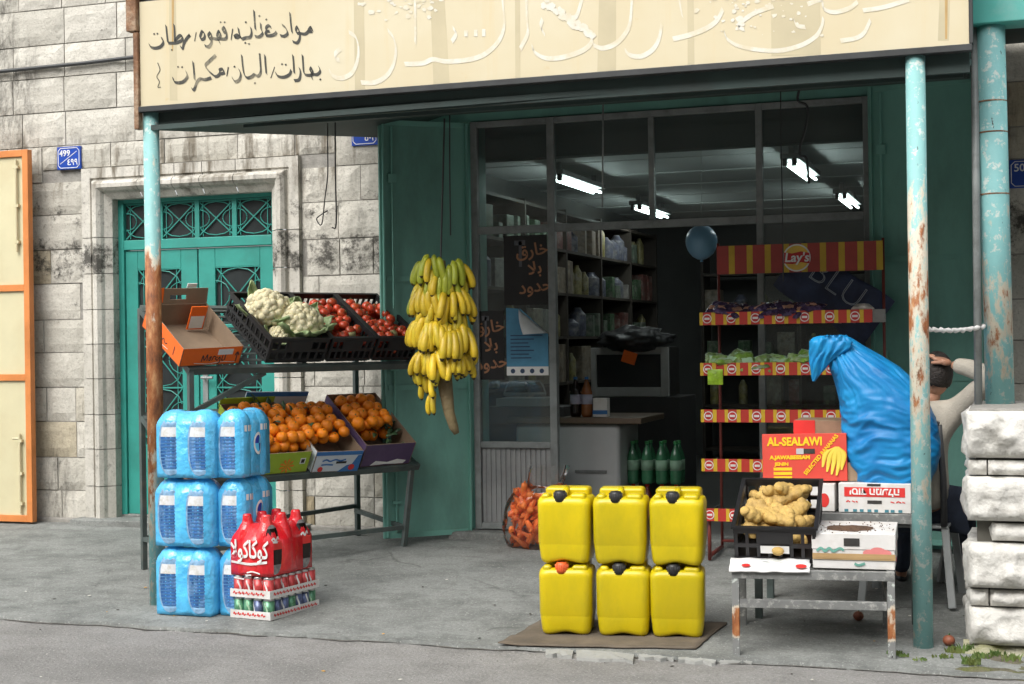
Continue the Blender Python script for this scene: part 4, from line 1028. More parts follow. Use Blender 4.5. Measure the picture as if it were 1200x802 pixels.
STK = mat('banana_stalk', (.22, .17, .08), .8, .3, 12, .5, 40, dirt=(.09, .06, .035), dirt_amt=.6)
m_ = MB(); m_.tube([(0, 0, 1.14), (0, 0, .9), (.01, 0, .5), (.03, -.03, .36), (.045, -.04, .28), (.06, -.04, .18), (.085, -.03, .09), (.1, -.02, .05)], [.03, .05, .05, .048, .042, .034, .03, .018], 12)
m_.build('stalk', STK, bn, smooth=True)
m_ = MB(); m_.tube([(0, 0, 1.12), (.0, .1, 2.05)], .006, 6); m_.build('rope', DARKM, bn)

# ================================================================== SHRINK WRAPPED BOTTLE PACKS
FILMB = mat('blue_shrink_film', (.085, .46, .79), .2, .2, 7, 1.0, 13, spec=.6, dirt=(.12, .55, .85), dirt_amt=.45, dscale=6, coat=.3)
BWIN = mat('blue_water_bottle', (.035, .12, .32), .12, .5, 18, stretch=(1, 1, .4), dirt=(.25, .42, .62), dirt_amt=.6, dscale=22)
BLAB = mat('white_bottle_label', (.72, .74, .76), .35, .05, 12, dirt=(.45, .42, .32), dirt_amt=.7, dscale=22, dthr=.56)
BBOT = mat('pale_bottle_plastic', (.22, .38, .56), .15, .35, 30)
def film_pack(t, nx, ny, r, h, film, web=.9, name='shrink_film', necks=False):
    m_ = MB(); px_ = 2*r
    prof = [(r*.9, .002), (r*.985, .02), (r, .05), (r, h*.78), (r*.985, h*.82), (r*.93, h*.86), (r*.82, h*.905), (r*.68, h*.945), (r*.52, h*.975), (r*.36, h*.992), (r*.2, h), (0, h)]
    if necks: prof = [(r*.9, .002), (r*.985, .02), (r, .05), (r, h*.55), (r*.98, h*.6), (r*.88, h*.68), (r*.7, h*.77), (r*.52, h*.86), (r*.42, h*.92), (r*.4, h*.97), (r*.34, h*.995), (0, h)]
    for i in range(nx):
        for j in range(ny):
            m_.lathe(prof, 18, M=trm(r+i*px_, r+j*px_, 0))
    W, D = nx*px_, ny*px_; k = r*(1-web)
    vs = []; lv = [(k, .004), (k*.9, .03), (k*.9, h*.78), (k+r*.06, h*.84), (k+r*.26, h*.93), (r*.55, h*.972)]
    if necks: lv = [(k, .004), (k*.9, .03), (k*.9, h*.56), (k+r*.12, h*.64), (k+r*.4, h*.74), (r*.8, h*.84)]
    n = len(lv)
    for o_, z in lv: vs += [(o_, o_, z), (W-o_, o_, z), (W-o_, D-o_, z), (o_, D-o_, z)]
    fs = [(0, 3, 2, 1), tuple(4*(n-1)+q for q in range(4))]
    for a in range(n-1):
        for q in range(4): fs.append((4*a+q, 4*a+(q+1) % 4, 4*a+4+(q+1) % 4, 4*a+4+q))
    m_.add(vs, fs)
    o = m_.build(name, film, t, smooth=True)
    return o
def bottle_patch(t, cx, cy, r, h, ang, z0, z1, name, mats_, matf, wid=.62, ribs=True, web=.93):
    """the curved front of a bottle seen through the oval opening torn in the film, facing direction ang"""
    m_ = MB(); nu, nv = 12, 66
    def fn(u, v):
        z = z0+(z1-z0)*v; k = math.sqrt(max(0, 1-abs(2*v-1)**2.6)); a = ang+(u-.5)*2*wid*k
        rr = r*1.012 + (.0018*math.sin(v*66*pi/2) if ribs and .05 < v < .68 else 0)
        if z > h*.78 and ribs: rr -= r*.9*((z-h*.78)/(h*.22))**1.9
        if not ribs and z > h*.55: rr -= r*.6*min(1, (z-h*.55)/(h*.38))**1.25
        da = a-ang; cmp_ = max(rr*cos(da), min(r*web+.003, rr) if z < h*(.78 if ribs else .56) else 0); tn = r*math.sin(da)
        return (cx+cmp_*cos(ang)-tn*math.sin(ang), cy+cmp_*math.sin(ang)+tn*cos(ang), z)
    m_.grid(nu, nv, fn, mf=matf)
    return m_.build(name, mats_, t, smooth=True)
BRIB = mat('ribbed_water_bottle', (.085, .22, .44), .12, .3, 18)
def wmat(u, v): return 1 if .66 < v < .83 and abs(u-.5) < .44 else (2 if v < .1 or v > .83 or abs(u-.5) > .38 else (0 if (int(v*66) % 4) else 3))
WSTACK = (at(180, 600, Y=7.28).x, 7.28)
rng = random.Random(3)
for layer in range(3):
    lname = ('bottom', 'middle', 'top')[layer]
    for k, (x0, nx, ny, r, lb) in enumerate(((0, 2, 1, .094, f'blue shrink wrapped pack of water bottles, left one of the {lname} layer'), (.371, 1, 2, .088, f'blue shrink wrapped pack of water bottles, right one of the {lname} layer'))):
        z = gz(7.3)+.004+layer*.392; h = .392
        ox, oy = rng.uniform(-.012, .012), rng.uniform(-.012, .012)
        t = thing('water_pack', lb, 'bottle pack', (WSTACK[0]+x0+ox, WSTACK[1]+oy+(.06 if k else 0), z), rng.uniform(-.03, .03) + (-.05 if k else 0), 'stacked packs of bottled water')
        film_pack(t, nx, ny, r, h, FILMB, .87)
        for i in range(nx):
            bottle_patch(t, r+2*r*i, r, r, h, -pi/2+.12, h*.045, h*.89, 'water_bottle', [BWIN, BLAB, BBOT, BRIB], wmat, .88, True, .87)
        if k == 1:
            rs = r*1.03; m_ = MB()
            for q, (j, z0, z1) in enumerate(((0, .265, .30), (1, .265, .30))):
                cy = r+2*r*j
                for b_ in range(3):
                    a0 = -.42+b_*.3
                    m_.grid(4, 2, lambda u, v, a0=a0, cy=cy, z0=z0, z1=z1: (r+rs*cos(a0+u*.2), cy+rs*sin(a0+u*.2), z0+(z1-z0)*v))
            m_.build('white_lettering', WHITEP, t, recalc=False)
            m_ = MB()
            def oval(u, v, s=1.0): 
                a = 2*pi*u; rr = v*.042*s; y = rr*cos(a); zz = .19+rr*1.55*sin(a)
                aa = -.1+y/r
                return (r+(r*1.045+.002*(1-v))*cos(aa), r+2*r*.62+(r*.8)*sin(aa), zz)
            m_.grid(20, 4, oval, mf=lambda u, v: 1 if v > .75 else (0 if .2 < u < .5 or u > .8 else 2))
            m_.build('oval_logo', [mat('logo_blue', (.01, .03, .3), .4), WHITEP, mat('logo_cyan', (.1, .5, .8), .4)], t)

# ================================================================== CAN TRAYS AND COLA
TR = radians(-9); TW, TD = .275, .46
tx, ty = at(271, 725, Z=.026).xy
REDF = mat('red_shrink_film', (.62, .012, .02), .2, .15, 7, .35, 24, spec=.6, dirt=(.78, .12, .1), dirt_amt=.35, dscale=5, coat=.3)
COLA = mat('dark_cola_bottle', (.012, .006, .005), .1, .2, 8); CLEARB = mat('clear_bottle_base', (.2, .19, .19), .12, .5, 30)
CANR = mat('red_can_metal', (.48, .06, .06), .28, .3, 14, metal=.35); CANG = mat('green_can_metal', (.10, .26, .15), .28, .3, 14, metal=.4); CANB = mat('blue_can_metal', (.11, .14, .25), .28, .5, 18, metal=.45)
SILV = mat('can_aluminium', (.6, .6, .6), .3, .05, 8, metal=.9)
def can_proto(mt, stripe, name, lb, gp):
    t = thing(name, lb, 'can', group=gp); m_ = MB(); r = .032
    m_.lathe([(r*.8, .0), (r, .01), (r, .098)], 16, 0); m_.lathe([(r, .098), (r*.84, .108), (r*.84, .111), (r*.76, .109), (0, .108)], 16, 1)
    m_.build('can_body', [mt, SILV], t, smooth=True)
    m_ = MB()
    for a0 in (.3, 2.4, 4.5): m_.grid(6, 10, lambda u, v, a0=a0: ((r*1.012)*cos(a0+.22*math.sin(v*5)+u*.3), (r*1.012)*sin(a0+.22*math.sin(v*5)+u*.3), .015+.075*v))
    m_.build('can_print', stripe, t, smooth=True, recalc=False); return t
def tray(lb, z, group, kinds):
    t = thing('can_tray', lb, 'tray', (tx, ty, z), TR)
    m_ = MB(); H = .045
    m_.box(0, TW, 0, TD, 0, .004); m_.box(-.003, TW+.003, -.003, 0, 0, H); m_.box(-.003, TW+.003, TD, TD+.003, 0, H); m_.box(-.003, 0, 0, TD, 0, H); m_.box(TW, TW+.003, 0, TD, 0, H)
    m_.build('tray_body', WHITEC, t)
    m_ = MB(); rr = random.Random(int(z*1000))
    def scribble(x0, x1, mapf):
        x = x0
        while x < x1:
            L_ = rr.uniform(.012, .03); strokes(m_, [[(x, .02), (x+L_*.3, .031), (x+L_*.6, .018), (x+L_, .026)]], .0065, pen='r', mapf=mapf); x += L_+.008
    scribble(.02, TW-.04, lambda a, b: Vector((a, -.0045, b))); scribble(.03, TD-.04, lambda a, b: Vector((TW+.0045, a, b)))
    m_.build('red_lettering', REDP, t, recalc=False)
    base = trm(tx, ty, z) @ rotm('Z', TR)
    rg = random.Random(9)
    for i in range(4):
        for j in range(7):
            if 0 < i < 3 and 0 < j < 6: continue
            kd = kinds(i, j); M = base @ trm(.035+i*(TW-.07)/3, .035+j*(TD-.07)/6, .006) @ rotm('Z', rg.uniform(0, 6))
            if kd[0] in used: c_ = copy_tree(protos_can[kd[0]], M)
            else: c_ = protos_can[kd[0]]; c_.matrix_world = M; used[kd[0]] = 1
protos_can = {'r': can_proto(CANR, WHITEP, 'drink_can', 'red drink can in the upper white tray under the red bottle pack', 'red cans in the upper tray'),
 'g': can_proto(CANG, mat('pale_green_print', (.4, .6, .4), .4), 'drink_can', 'green drink can in the lower white tray on the ground', 'green cans in the lower tray'),
 'b': can_proto(CANB, WHITEP, 'drink_can', 'blue and silver drink can in the lower white tray on the ground', 'blue cans in the lower tray')}
z0 = gz(7.35)+.004
tray('white cardboard tray of green and blue cans standing on the ground', z0, '', lambda i, j: ('b',) if (j in (1, 2, 4, 5) and i == 3) or (i == 2 and j == 0) else ('g',))
tray('white cardboard tray of red cans between the cola pack and the lower tray', z0+.118, '', lambda i, j: ('r',))
t = thing('cola_pack', 'red shrink wrapped pack of cola bottles on top of the can trays', 'bottle pack', (tx-.005, ty+.005, z0+.118+.118), TR)
cr, ch = .0655, .345
film_pack(t, 2, 3, cr*1.05, ch, REDF, .95, necks=True)
cr *= 1.05
cm = lambda u, v: 1 if .5 < v < .76 else (2 if v < .2 else (2 if v > .93 else 0))
for j in (0, 2): bottle_patch(t, cr*3, cr+cr*2*j, cr, ch, -.16, ch*.03, ch*.84, 'cola_bottle', [COLA, REDP, CLEARB], cm, .85, False, .95)
M = trm(cr*2.0, -.0035, ch*.5) @ rotm('X', pi/2)
def fr(a, b): return Vector((.008+a*.00102, -.004 + .0 , .335-b*.00098))
m_ = MB()
strokes(m_, [[(4,262),(60,268),(140,272),(250,256)], [(4,258),(60,263),(140,266),(250,250)], [(110,320),(150,312),(200,322)], [(100,335),(140,332)], [(20,352),(90,358)]], 8, pen='r', mapf=fr)
m_.build('white_line', WHITEP, t, recalc=False)
text(arabic('كوكا كولا').replace(' ', ''), 'white_lettering', .135, t, trm(.14, -.006, ch*.43) @ rotm('X', pi/2), WHITEP, sx=.64, bold=.003)
m_ = MB(); 
strokes(m_, [[(-.04,.2),(-.02,.215),(0,.2),(.02,.22),(.04,.205)], [(-.03,.195),(.03,.19)]], .012, pen='r', mapf=lambda a, b: Vector((cr*3+cr*1.035*cos(a/cr*.8-.1), cr+cr*1.035*sin(a/cr*.8-.1), b)))
strokes(m_, [[(-.04,.2),(-.02,.215),(0,.2),(.02,.22),(.04,.205)]], .012, pen='r', mapf=lambda a, b: Vector((cr*3+cr*1.035*cos(a/cr*.8-.1), cr*5+cr*1.035*sin(a/cr*.8-.1), b)))
m_.build('bottle_logo', WHITEP, t, recalc=False)

# ================================================================== YELLOW JERRYCANS
JY = mat('yellow_jerrycan_plastic', (.61, .47, .003), .34, .1, 3, .06, 9, sss=.05, dirt=(.43, .365, .008), dirt_amt=.65, dscale=2.6, stretch=(1, 1, .5), objvar=.09, dthr=.5)
CAPB = mat('black_cap', (.02, .02, .02), .4, .2); CAPR = mat('orange_red_cap', (.6, .1, .02), .4, .2)
def jerrycan(t, cap):
    m_ = MB(); W, D, H = .279, .25, .355
    # rounded body: stacked rounded-rectangle rings, waist band below a third, arched foot
    def ring(z, w_, d_, r, zf=None, cy=0, n=6):
        pts = []
        for cx, cy_, a0 in ((w_/2-r, d_/2-r, 0), (-w_/2+r, d_/2-r, pi/2), (-w_/2+r, -d_/2+r, pi), (w_/2-r, -d_/2+r, 3*pi/2)):
            for i in range(n+1):
                a = a0+pi/2*i/n; x = cx+r*cos(a); y = cy_+r*sin(a); pts.append((x, y, z + (zf(x, y) if zf else 0)))
            # extra points along the following edge keep the arch in the foot smooth
        out = []
        for i, p in enumerate(pts):
            out.append(p)
            if (i+1) % (n+1) == 0:
                q = pts[(i+1) % len(pts)]
                for k in range(1, 12): out.append(tuple((p[j]+(q[j]-p[j])*k/12) if j < 2 else 0 for j in range(3)))
        return [(x, y, z+(zf(x, y) if zf else 0)) for x, y, _ in out]
    foot = lambda x, y: .016*math.exp(-(x/.06)**2) if True else 0
    top = lambda x, y: 0
    rings = [ring(.012, W*.74, D*.74, .03, foot), ring(.0, W*.82, D*.82, .035, foot), ring(.01, W*.89, D*.89, .04, lambda x, y: foot(x, y)*.9), ring(.03, W*.925, D*.925, .04, lambda x, y: foot(x, y)*.4), ring(.095, W*.97, D*.97, .04), ring(.102, W*.972, D*.972, .04), ring(.108, W*.99, D*.99, .04), ring(.29, W, D, .042), ring(.305, W*1.008, D*1.008, .043), ring(.322, W*.995, D*.99, .045), ring(.336, W*.965, D*.93, .05), ring(.345, W*.9, D*.82, .05)]
    n = len(rings[0]); vs = [p for r in rings for p in r]; fs = [tuple(reversed(range(n)))]
    for i in range(len(rings)-1):
        for k in range(n): fs.append((i*n+k, i*n+(k+1) % n, (i+1)*n+(k+1) % n, (i+1)*n+k))
    fs.append(tuple((len(rings)-1)*n+k for k in range(n)))
    m_.add(vs, fs); m_.build('can_body', JY, t, smooth=True)
    # raised rear hump and the carrying handle over the well behind the cap
    def hump(u, v, M=None):
        return None
    b = MB()
    for (x0, x1, y0, y1, z0, z1) in ((-.118, -.07, -.112, -.03, .32, .364), (.034, .118, -.112, -.03, .32, .364), (-.118, .118, .0, .113, .32, .386)): b.box(x0, x1, y0, y1, z0, z1)
    b.build('hump', JY, t, bev=.019, seg=4)
    h = MB(); h.tube([(0, -.06, .35), (0, -.03, .372), (0, .02, .378)], .016, 10); h.build('handle', JY, t, smooth=True)
    c = MB(); c.lathe([(.0, .391), (.026, .391), (.0325, .38), (.034, .352), (.034, .335)], 18, M=trm(-.018, -.094, -.014))
    for i in range(18):
        a = 2*pi*i/18; c.box(-.0015, .0015, .0325, .0355, .33, .375, M=trm(-.018, -.094, -.008) @ rotm('Z', a))
    c.build('cap', cap, t, smooth=True)
    r_ = MB()
    for x in (-.05, .05): r_.tube([(x, -D/2-.0005, .14), (x, -D/2-.0015, .28)], .0022, 6)
    return t
JA = math.atan2(.115, .844)
jb = Vector((-2.365+.108, 7.251+.125+.02, .042)); jd = Vector((cos(JA), sin(JA), 0))
words_x = ('left', 'middle', 'right'); rng = random.Random(5)
for L_ in range(2):
    for i in range(3):
        p = jb + jd*(.295*i); 
        t = thing('jerrycan', f'yellow plastic jerrycan, {words_x[i]} one of the {"top" if L_ else "bottom"} row' + (', with an orange red cap' if (L_ == 0 and i == 0) else ''), 'jerrycan', (p.x+rng.uniform(-.008, .008), p.y+rng.uniform(-.01, .01), p.z+L_*.372), JA+rng.uniform(-.04, .04), 'stacked yellow jerrycans')
        jerrycan(t, CAPR if (L_ == 0 and i == 0) else CAPB)
# cardboard under them
m_ = MB()
def cbf(u, v):
    a = Vector((-2.52, 7.03, 0)).lerp(Vector((-1.53, 7.18, 0)), u); b_ = Vector((-2.47, 7.62, 0)).lerp(Vector((-1.48, 7.76, 0)), u); p = a.lerp(b_, v)
    e = .014*noise.noise((u*7, v*5, 3)); return (p.x+e, p.y+e, gz(p.y)+.006+.004*noise.noise((u*4, v*3, 1))+ (.01*max(0, .08-u)/.08 if v < .3 else 0))
m_.grid(30, 14, cbf); o = m_.build('cardboard_sheet', mat('dirty_flattened_cardboard', (.125, .10, .073), .85, .3, 5, .2, 40, dirt=(.08, .07, .055), dirt_amt=.6), smooth=True); tag(o, 'flattened dirty cardboard sheet under the yellow jerrycans', 'cardboard'); o.modifiers.new('thick', 'SOLIDIFY').thickness = .006

# ================================================================== BAG OF CARROTS
cb_ = at(634, 625, Y=9.8)
cbag = thing('carrot_bag', 'clear plastic bag of carrots slumped against the grey kick panel', 'bag', M=trm(cb_.x+.01, 9.78, gz(9.78)+.002) @ Matrix.Diagonal((1.12, 1.1, 1.2, 1)))
CARR = mat('carrot_skin', (.8, .2, .04), .5, .2, 20, .15, 40, objvar=.2)
m_ = MB(); m_.tube([(0, 0, -.085), (0, 0, -.07), (0, 0, .06), (0, 0, .08), (0, 0, .088)], [.005, .010, .021, .020, .007], 8); m_.tube([(0, 0, .085), (.003, 0, .1)], .005, 5)
cp = m_.build('carrot', CARR, cbag, smooth=True)
rng = random.Random(6)
for i in range(95):
    z = rng.uniform(.02, .27); rad = .155*math.sqrt(max(.1, 1-((z-.1)/.24)**2)); a = rng.uniform(0, 2*pi); d = rad*math.sqrt(rng.uniform(.35, 1))*.9
    o = cp if i == 0 else cp.copy()
    if i: COL.objects.link(o)
    o.parent = cbag; d *= 1.25; z *= 1.12; o.matrix_local = trm(d*cos(a)*1.1, d*sin(a)*.62, z) @ rotm('Z', a+pi/2+rng.uniform(-.6, .6)) @ rotm('Y', rng.uniform(.4, 2.3))
FILMC = glass_mat('clear_plastic_film', (.98, .97, .96), 1.0, .02)
m_ = MB()
def bagf(u, v):
    a = 2*pi*u; z = v*.42; 
    r = 1.25*.178*math.sqrt(max(.2, 1-((z-.1)/.27)**2)) if z < .3 else .1+.02*(z-.3)/.16
    k = 1+.07*noise.noise((cos(a)*3, sin(a)*3, z*14))+.05*noise.noise((cos(a)*9, sin(a)*9, z*6))
    lean = max(0, z-.25)*.35
    return (r*1.12*k*cos(a)+lean, r*.66*k*sin(a)+.03*lean, max(.003, z*1.12+.006*noise.noise((cos(a)*2, sin(a)*2, 5))*v))
m_.grid(40, 24, bagf); m_.build('plastic_film', FILMC, cbag, smooth=True, recalc=False)

# ================================================================== SNACK RACK
RX0, RX1, RYF, RYB = -1.945, -.80, 9.4, 9.88
sr = thing('snack_rack', 'red and yellow striped wire snack rack standing before the right shop window', 'rack', (-1.37, 9.65, gz(9.65)))
REDR = mat('red_rack_paint', (.16, .03, .022), .45, .2, 8); ST_R = mat('red_stripe', (.50, .04, .028), .45, .06, 6); ST_Y = mat('yellow_stripe', (.64, .42, .025), .45, .06, 6)
m_ = MB(); g0 = gz(9.65)
for x in (RX0+.035, RX1-.02):
    m_.tube([(x, RYB, g0+.02), (x, RYB, 2.22)], .010, 8); m_.tube([(x, RYF+.05, g0+.03), (x, RYB, g0+.03)], .014, 8); m_.tube([(x, RYF+.05, g0), (x, RYF+.05, .46)], .012, 8)
m_.tube([(RX0+.035, RYB, .2), (RX1-.02, RYB, .2)], .01, 8)
m_.build('rack_frame', REDR, sr, world=True, smooth=True)
zsh = [at(820, y, Y=RYF).z for y in (374, 433, 487.5, 545, 603)]
DISC = MB()
def stripes(mb, x0, x1, y, z0, z1, n, first=0, th=.006):
    for i in range(n):
        a, b_ = x0+(x1-x0)*i/n, x0+(x1-x0)*(i+1)/n
        mb.box(a, b_, y-th, y, z0, z1, (i+first) % 2)
LGR = mat('logo_red', (.5, .02, .02), .5)
for k, z in enumerate(zsh):
    m_ = MB(); h = .041
    # repeating unit: yellow, red + logo, yellow, red
    nu = 7; x = RX0; uw = (RX1-.05-RX0)/nu
    for i in range(nu):
        for a, b_, c_ in ((0, .14, 1), (.14, .5, 0), (.5, .66, 1), (.66, 1, 0)): m_.box(x+uw*(i+a), x+uw*(i+b_), RYF-.006, RYF, z-h, z+h, c_)
    s_ = m_.build('price_strip', [ST_R, ST_Y], sr, world=True); MW[s_.name] = mw(sr)
    for i in range(nu):
        cx = x+uw*(i+.32); m_ = MB(); m_.lathe([(.03, 0), (0, .0004)], 18, 0, M=trm(cx, RYF-.0075, z) @ rotm('X', pi/2)); m_.lathe([(.024, 0), (0, .0004)], 18, 1, M=trm(cx, RYF-.0085, z) @ rotm('X', pi/2)); m_.box(cx-.017, cx+.017, RYF-.0105, RYF-.0092, z-.007, z+.007, 0)
        m_.build('round_logo', [WHITEP, LGR], s_, world=True)
    m_ = MB(); m_.box(RX1-.048, RX1+.03, RYF-.004, RYF, z-h, z+h)
    for q in range(7): m_.bar((RX0+.01, RYF+.02+q*(RYB-RYF-.03)/6, z-.03), (RX1-.01, RYF+.02+q*(RYB-RYF-.03)/6, z-.03), .006, .006)
    for q in range(13): m_.bar((RX0+.02+q*(RX1-RX0-.04)/12, RYF+.002, z-.038), (RX0+.02+q*(RX1-RX0-.04)/12, RYB, z-.038), .005, .005)
    for xx in (RX0+.01, RX1-.01): m_.bar((xx, RYF+.002, z-.02), (xx, RYB, z-.005), .008, .03)
    m_.build('wire_shelf', mat('zinc_wire', (.2, .2, .19), .4, .2, 9, metal=.5), sr, world=True)
hz0, hz1 = at(842, 322, Y=RYB).z, at(842, 289, Y=RYB).z
m_ = MB(); HX0, HX1 = RX0+.03, RX1-.02; u_ = (HX1-HX0)/27
for i in range(27): m_.box(HX0+u_*i, HX0+u_*(i+1), RYB-.025, RYB-.015, hz0, hz1, 1 if i % 3 == 2 else 0)
hd = m_.build('header_board', [mat('faded_red_stripe', (.36, .05, .04), .4), mat('faded_yellow_stripe', (.55, .36, .03), .4)], sr, world=True); MW[hd.name] = mw(sr)
m_ = MB(); cx, cz = (HX0+HX1)/2-.01, (hz0+hz1)/2
m_.lathe([(.092, 0), (0, .0005)], 32, 0, M=trm(cx, RYB-.027, cz) @ rotm('X', pi/2)); m_.lathe([(.082, 0), (0, .0005)], 32, 1, M=trm(cx, RYB-.029, cz) @ rotm('X', pi/2))
m_.prism([(cx-.085, cz-.035), (cx-.03, cz-.042), (cx+.03, cz-.03), (cx+.085, cz-.04), (cx+.083, cz+.03), (cx+.03, cz+.042), (cx-.03, cz+.03), (cx-.083, cz+.038)], RYB-.033, RYB-.0315, 2)
lg = m_.build('round_logo', [WHITEP, mat('logo_yellow', (.75, .5, .08), .5), LGR], hd, world=True)
inv = mw(sr).inverted()
text("Lay's", 'logo_lettering', .085, hd, inv @ trm(cx, RYB-.036, cz) @ rotm('X', pi/2), WHITEP, shear=.15, bold=.002)
# snack bags lying on the shelves
def snack_bag(mt1, mt2, name, lb, gp, w_=.12, h_=.16, th=.04):
    m_ = MB()
    def fn(sgn):
        def f(u, v):
            e = min(1, min(u, 1-u)*6)*min(1, min(v, 1-v)*5); x = (u-.5)*w_; z = (v-.5)*h_
            return (x*(1+.06*math.sin(v*25)*(1-e)), sgn*th/2*math.sqrt(max(0, e))*(1+.25*noise.noise((u*5, v*5, 2)))+.006*noise.noise((u*9, v*9, 5)), z)
        return f
    mf = lambda u, v: 1 if (.3 < v < .62 and .15 < u < .85) or v > .9 else 0
    m_.grid(10, 12, fn(1), mf=mf); m_.grid(10, 12, fn(-1), mf=mf)
    o = m_.build(name, [mt1, mt2], smooth=True); tag(o, lb, 'snack bag', gp); return o
PB1 = mat('dark_violet_foil', (.09, .06, .13), .25, .5, 20, .6, 30, metal=.35, objvar=.4); PB2 = mat('snack_print', (.5, .26, .17), .35, .6, 30, objvar=.4)
GB1 = mat('green_foil', (.17, .32, .04), .3, .5, 18, .6, 30, objvar=.4, dirt=(.5, .52, .42), dirt_amt=.6, dscale=14); GB2 = mat('pale_green_print', (.4, .6, .4), .4)
rng = random.Random(17)
pb = snack_bag(PB1, PB2, 'snack_bag', 'dark violet and brown foil snack bag lying on the top shelf of the striped rack', 'dark snack bags on the top rack shelf')
gb = snack_bag(GB1, GB2, 'snack_bag', 'green foil snack bag lying on the second shelf of the striped rack', 'green snack bags on the second rack shelf')
first = {id(pb): 1, id(gb): 1}
for proto, z, n, xa, xb in ((pb, zsh[0], 24, RX0+.06, RX1-.42), (gb, zsh[1], 22, RX0+.05, RX1-.3)):
    for i in range(n):
        x = xa+(xb-xa)*(i//2+.5)/(n/2)+rng.uniform(-.03, .03); y = RYF+.06+(.13 if i % 2 else 0)+rng.uniform(-.02, .04)
        M = trm(x, y, z+.03+.035*rng.random()) @ rotm('Z', rng.uniform(-.7, .7)) @ rotm('X', rng.uniform(-1.5, -.7)) @ rotm('Y', rng.uniform(-.5, .5))
        if first[id(proto)]: proto.matrix_world = M; first[id(proto)] = 0
        else: copy_tree(proto, M)
t = thing('snack_bag', 'lone pale snack bag at the right end of the top rack shelf', 'snack bag', (RX1-.12, RYF+.1, zsh[0]+.05)); 
m_ = MB(); m_.ico((0, 0, 0), .06, 2, lambda p: 1+.3*noise.noise(p*3), sc=(1.2, .6, .5)); m_.build('foil', mat('pale_foil', (.5, .45, .4), .3, .4, 20, .5, 30, metal=.3), t, smooth=True)
t = thing('snack_bag', 'bright lime snack bag hanging over the left edge of the second rack shelf', 'snack bag', (RX0+.1, RYF-.012, zsh[1]-.05))
m_ = MB(); m_.grid(6, 8, lambda u, v: ((u-.5)*.1, -.012*math.sin(pi*u)*math.sin(pi*v)-.003, (v-.5)*.1)); m_.grid(6, 8, lambda u, v: ((u-.5)*.1, .004*math.sin(pi*u)*math.sin(pi*v), (v-.5)*.1)); m_.build('foil', mat('lime_foil', (.3, .5, .03), .3, .4, 20, .5, 30), t, smooth=True)
# navy banner behind the rack
bb = thing('navy_banner', 'crumpled navy blue banner with pale BLU lettering hung behind the snack rack', 'banner', (-1.12, 9.93, 1.9))
m_ = MB()
NB = mat('navy_banner_cloth', (.022, .03, .07), .5, .4, 7, .3, 20, dirt=(.05, .09, .2), dirt_amt=.4, dscale=4)
BR = trm(-.02, -.0, -.02) @ rotm('Y', radians(36))
for sg in (-1, 1): m_.grid(24, 20, lambda u, v, sg=sg: tuple(BR @ Vector((-.36+.72*u, sg*(.004+.03*(math.sin(pi*u)*math.sin(pi*v))**.5)*(1+.5*noise.noise((u*5, v*5, sg)))-.0, (-.2+.36*v)*(1+.06*math.sin(u*9))))))
m_.build('cloth', NB, bb, smooth=True)
text('BLU', 'pale_lettering', .23, bb, trm(.0, -.05, .02) @ rotm('Y', radians(36)) @ rotm('X', pi/2), mat('pale_blue_print', (.35, .38, .42), .5), bold=-.004)
text('BLU', 'dark_lettering', .23, bb, trm(.0, -.054, .02) @ rotm('Y', radians(36)) @ rotm('X', pi/2), mat('navy_print', (.02, .025, .06), .5), bold=-.009)

# ================================================================== POSTERS ON THE GLASS
def poster_text(name, lb, x0, x1, y0, y1, cx, cy, sz):
    a, b_ = at(x0, y0, Y=FY-.006), at(x1, y1, Y=FY-.006)
    t = thing(name, lb, 'poster', (a.x, FY-.006, b_.z)); W, H = b_.x-a.x, a.z-b_.z
    m_ = MB(); m_.box(0, W, -.0008, .0008, 0, H); m_.build('sheet', mat('black_poster_sheet', (.012, .011, .011), .4, .3, 6), t)
    c_ = at(cx, cy, Y=FY); 
    for i, s in enumerate(('خارق', 'بلا', 'حدود')):
        text(arabic(s), 'brown_lettering', sz, t, trm(c_.x-a.x+(.02 if i else 0), -.003, c_.z-b_.z+sz*1.05*(1-i)) @ rotm('X', pi/2) @ rotm('Z', .12), mat('brown_lettering', (.36, .17, .085), .6), bold=.002)
    m_ = MB(); m_.box(W*.35, W*.42, -.002, -.001, H*.55, H*.92); m_.box(W*.25, W*.5, -.002, -.001, H*.86, H*.93); m_.build('grey_print', mat('grey_print', (.1, .1, .11), .6), t)
poster_text('dark_poster', 'black poster with brown Arabic lettering above the blue poster on the glass', 590, 642, 277, 357, 624, 315, .125)
poster_text('dark_poster', 'black poster with brown Arabic lettering to the left of the blue poster', 556, 591, 365, 445, 573, 405, .125)
a, b_ = at(593, 361, Y=FY-.01), at(643, 440, Y=FY-.01)
bp = thing('blue_poster', 'blue poster with a curled white corner stuck on the shop glass', 'poster', (a.x, FY-.01, b_.z)); W, H = b_.x-a.x, a.z-b_.z
m_ = MB(); m_.prism([(0, 0), (W, 0), (W, H*.6), (W*.35, H*.98), (0, H)], -.001, .001); m_.build('sheet', mat('blue_poster_print', (.07, .24, .38), .5, .25, 5), bp)
m_ = MB(); m_.grid(8, 8, lambda u, v: tuple(Vector((W*.3, 0, H*.98)).lerp(Vector((W*.98, 0, H*.62)), u).lerp(Vector((W*.45, -.05, H*.6)), v) + Vector((0, -.03*math.sin(pi*v), 0)))); o = m_.build('curled_corner', mat('white_paper_back', (.6, .62, .62), .7), bp, smooth=True); o.modifiers.new('thick', 'SOLIDIFY').thickness = .0008
m_ = MB(); m_.box(.0, W, -.0025, -.0014, .0, H*.13); m_.build('white_strip', WHITEP, bp)
m_ = MB(); rr = random.Random(4)
for i in range(7): m_.box(W*.1, W*rr.uniform(.5, .9), -.0025, -.0014, H*(.25+.055*i), H*(.25+.055*i)+.008)
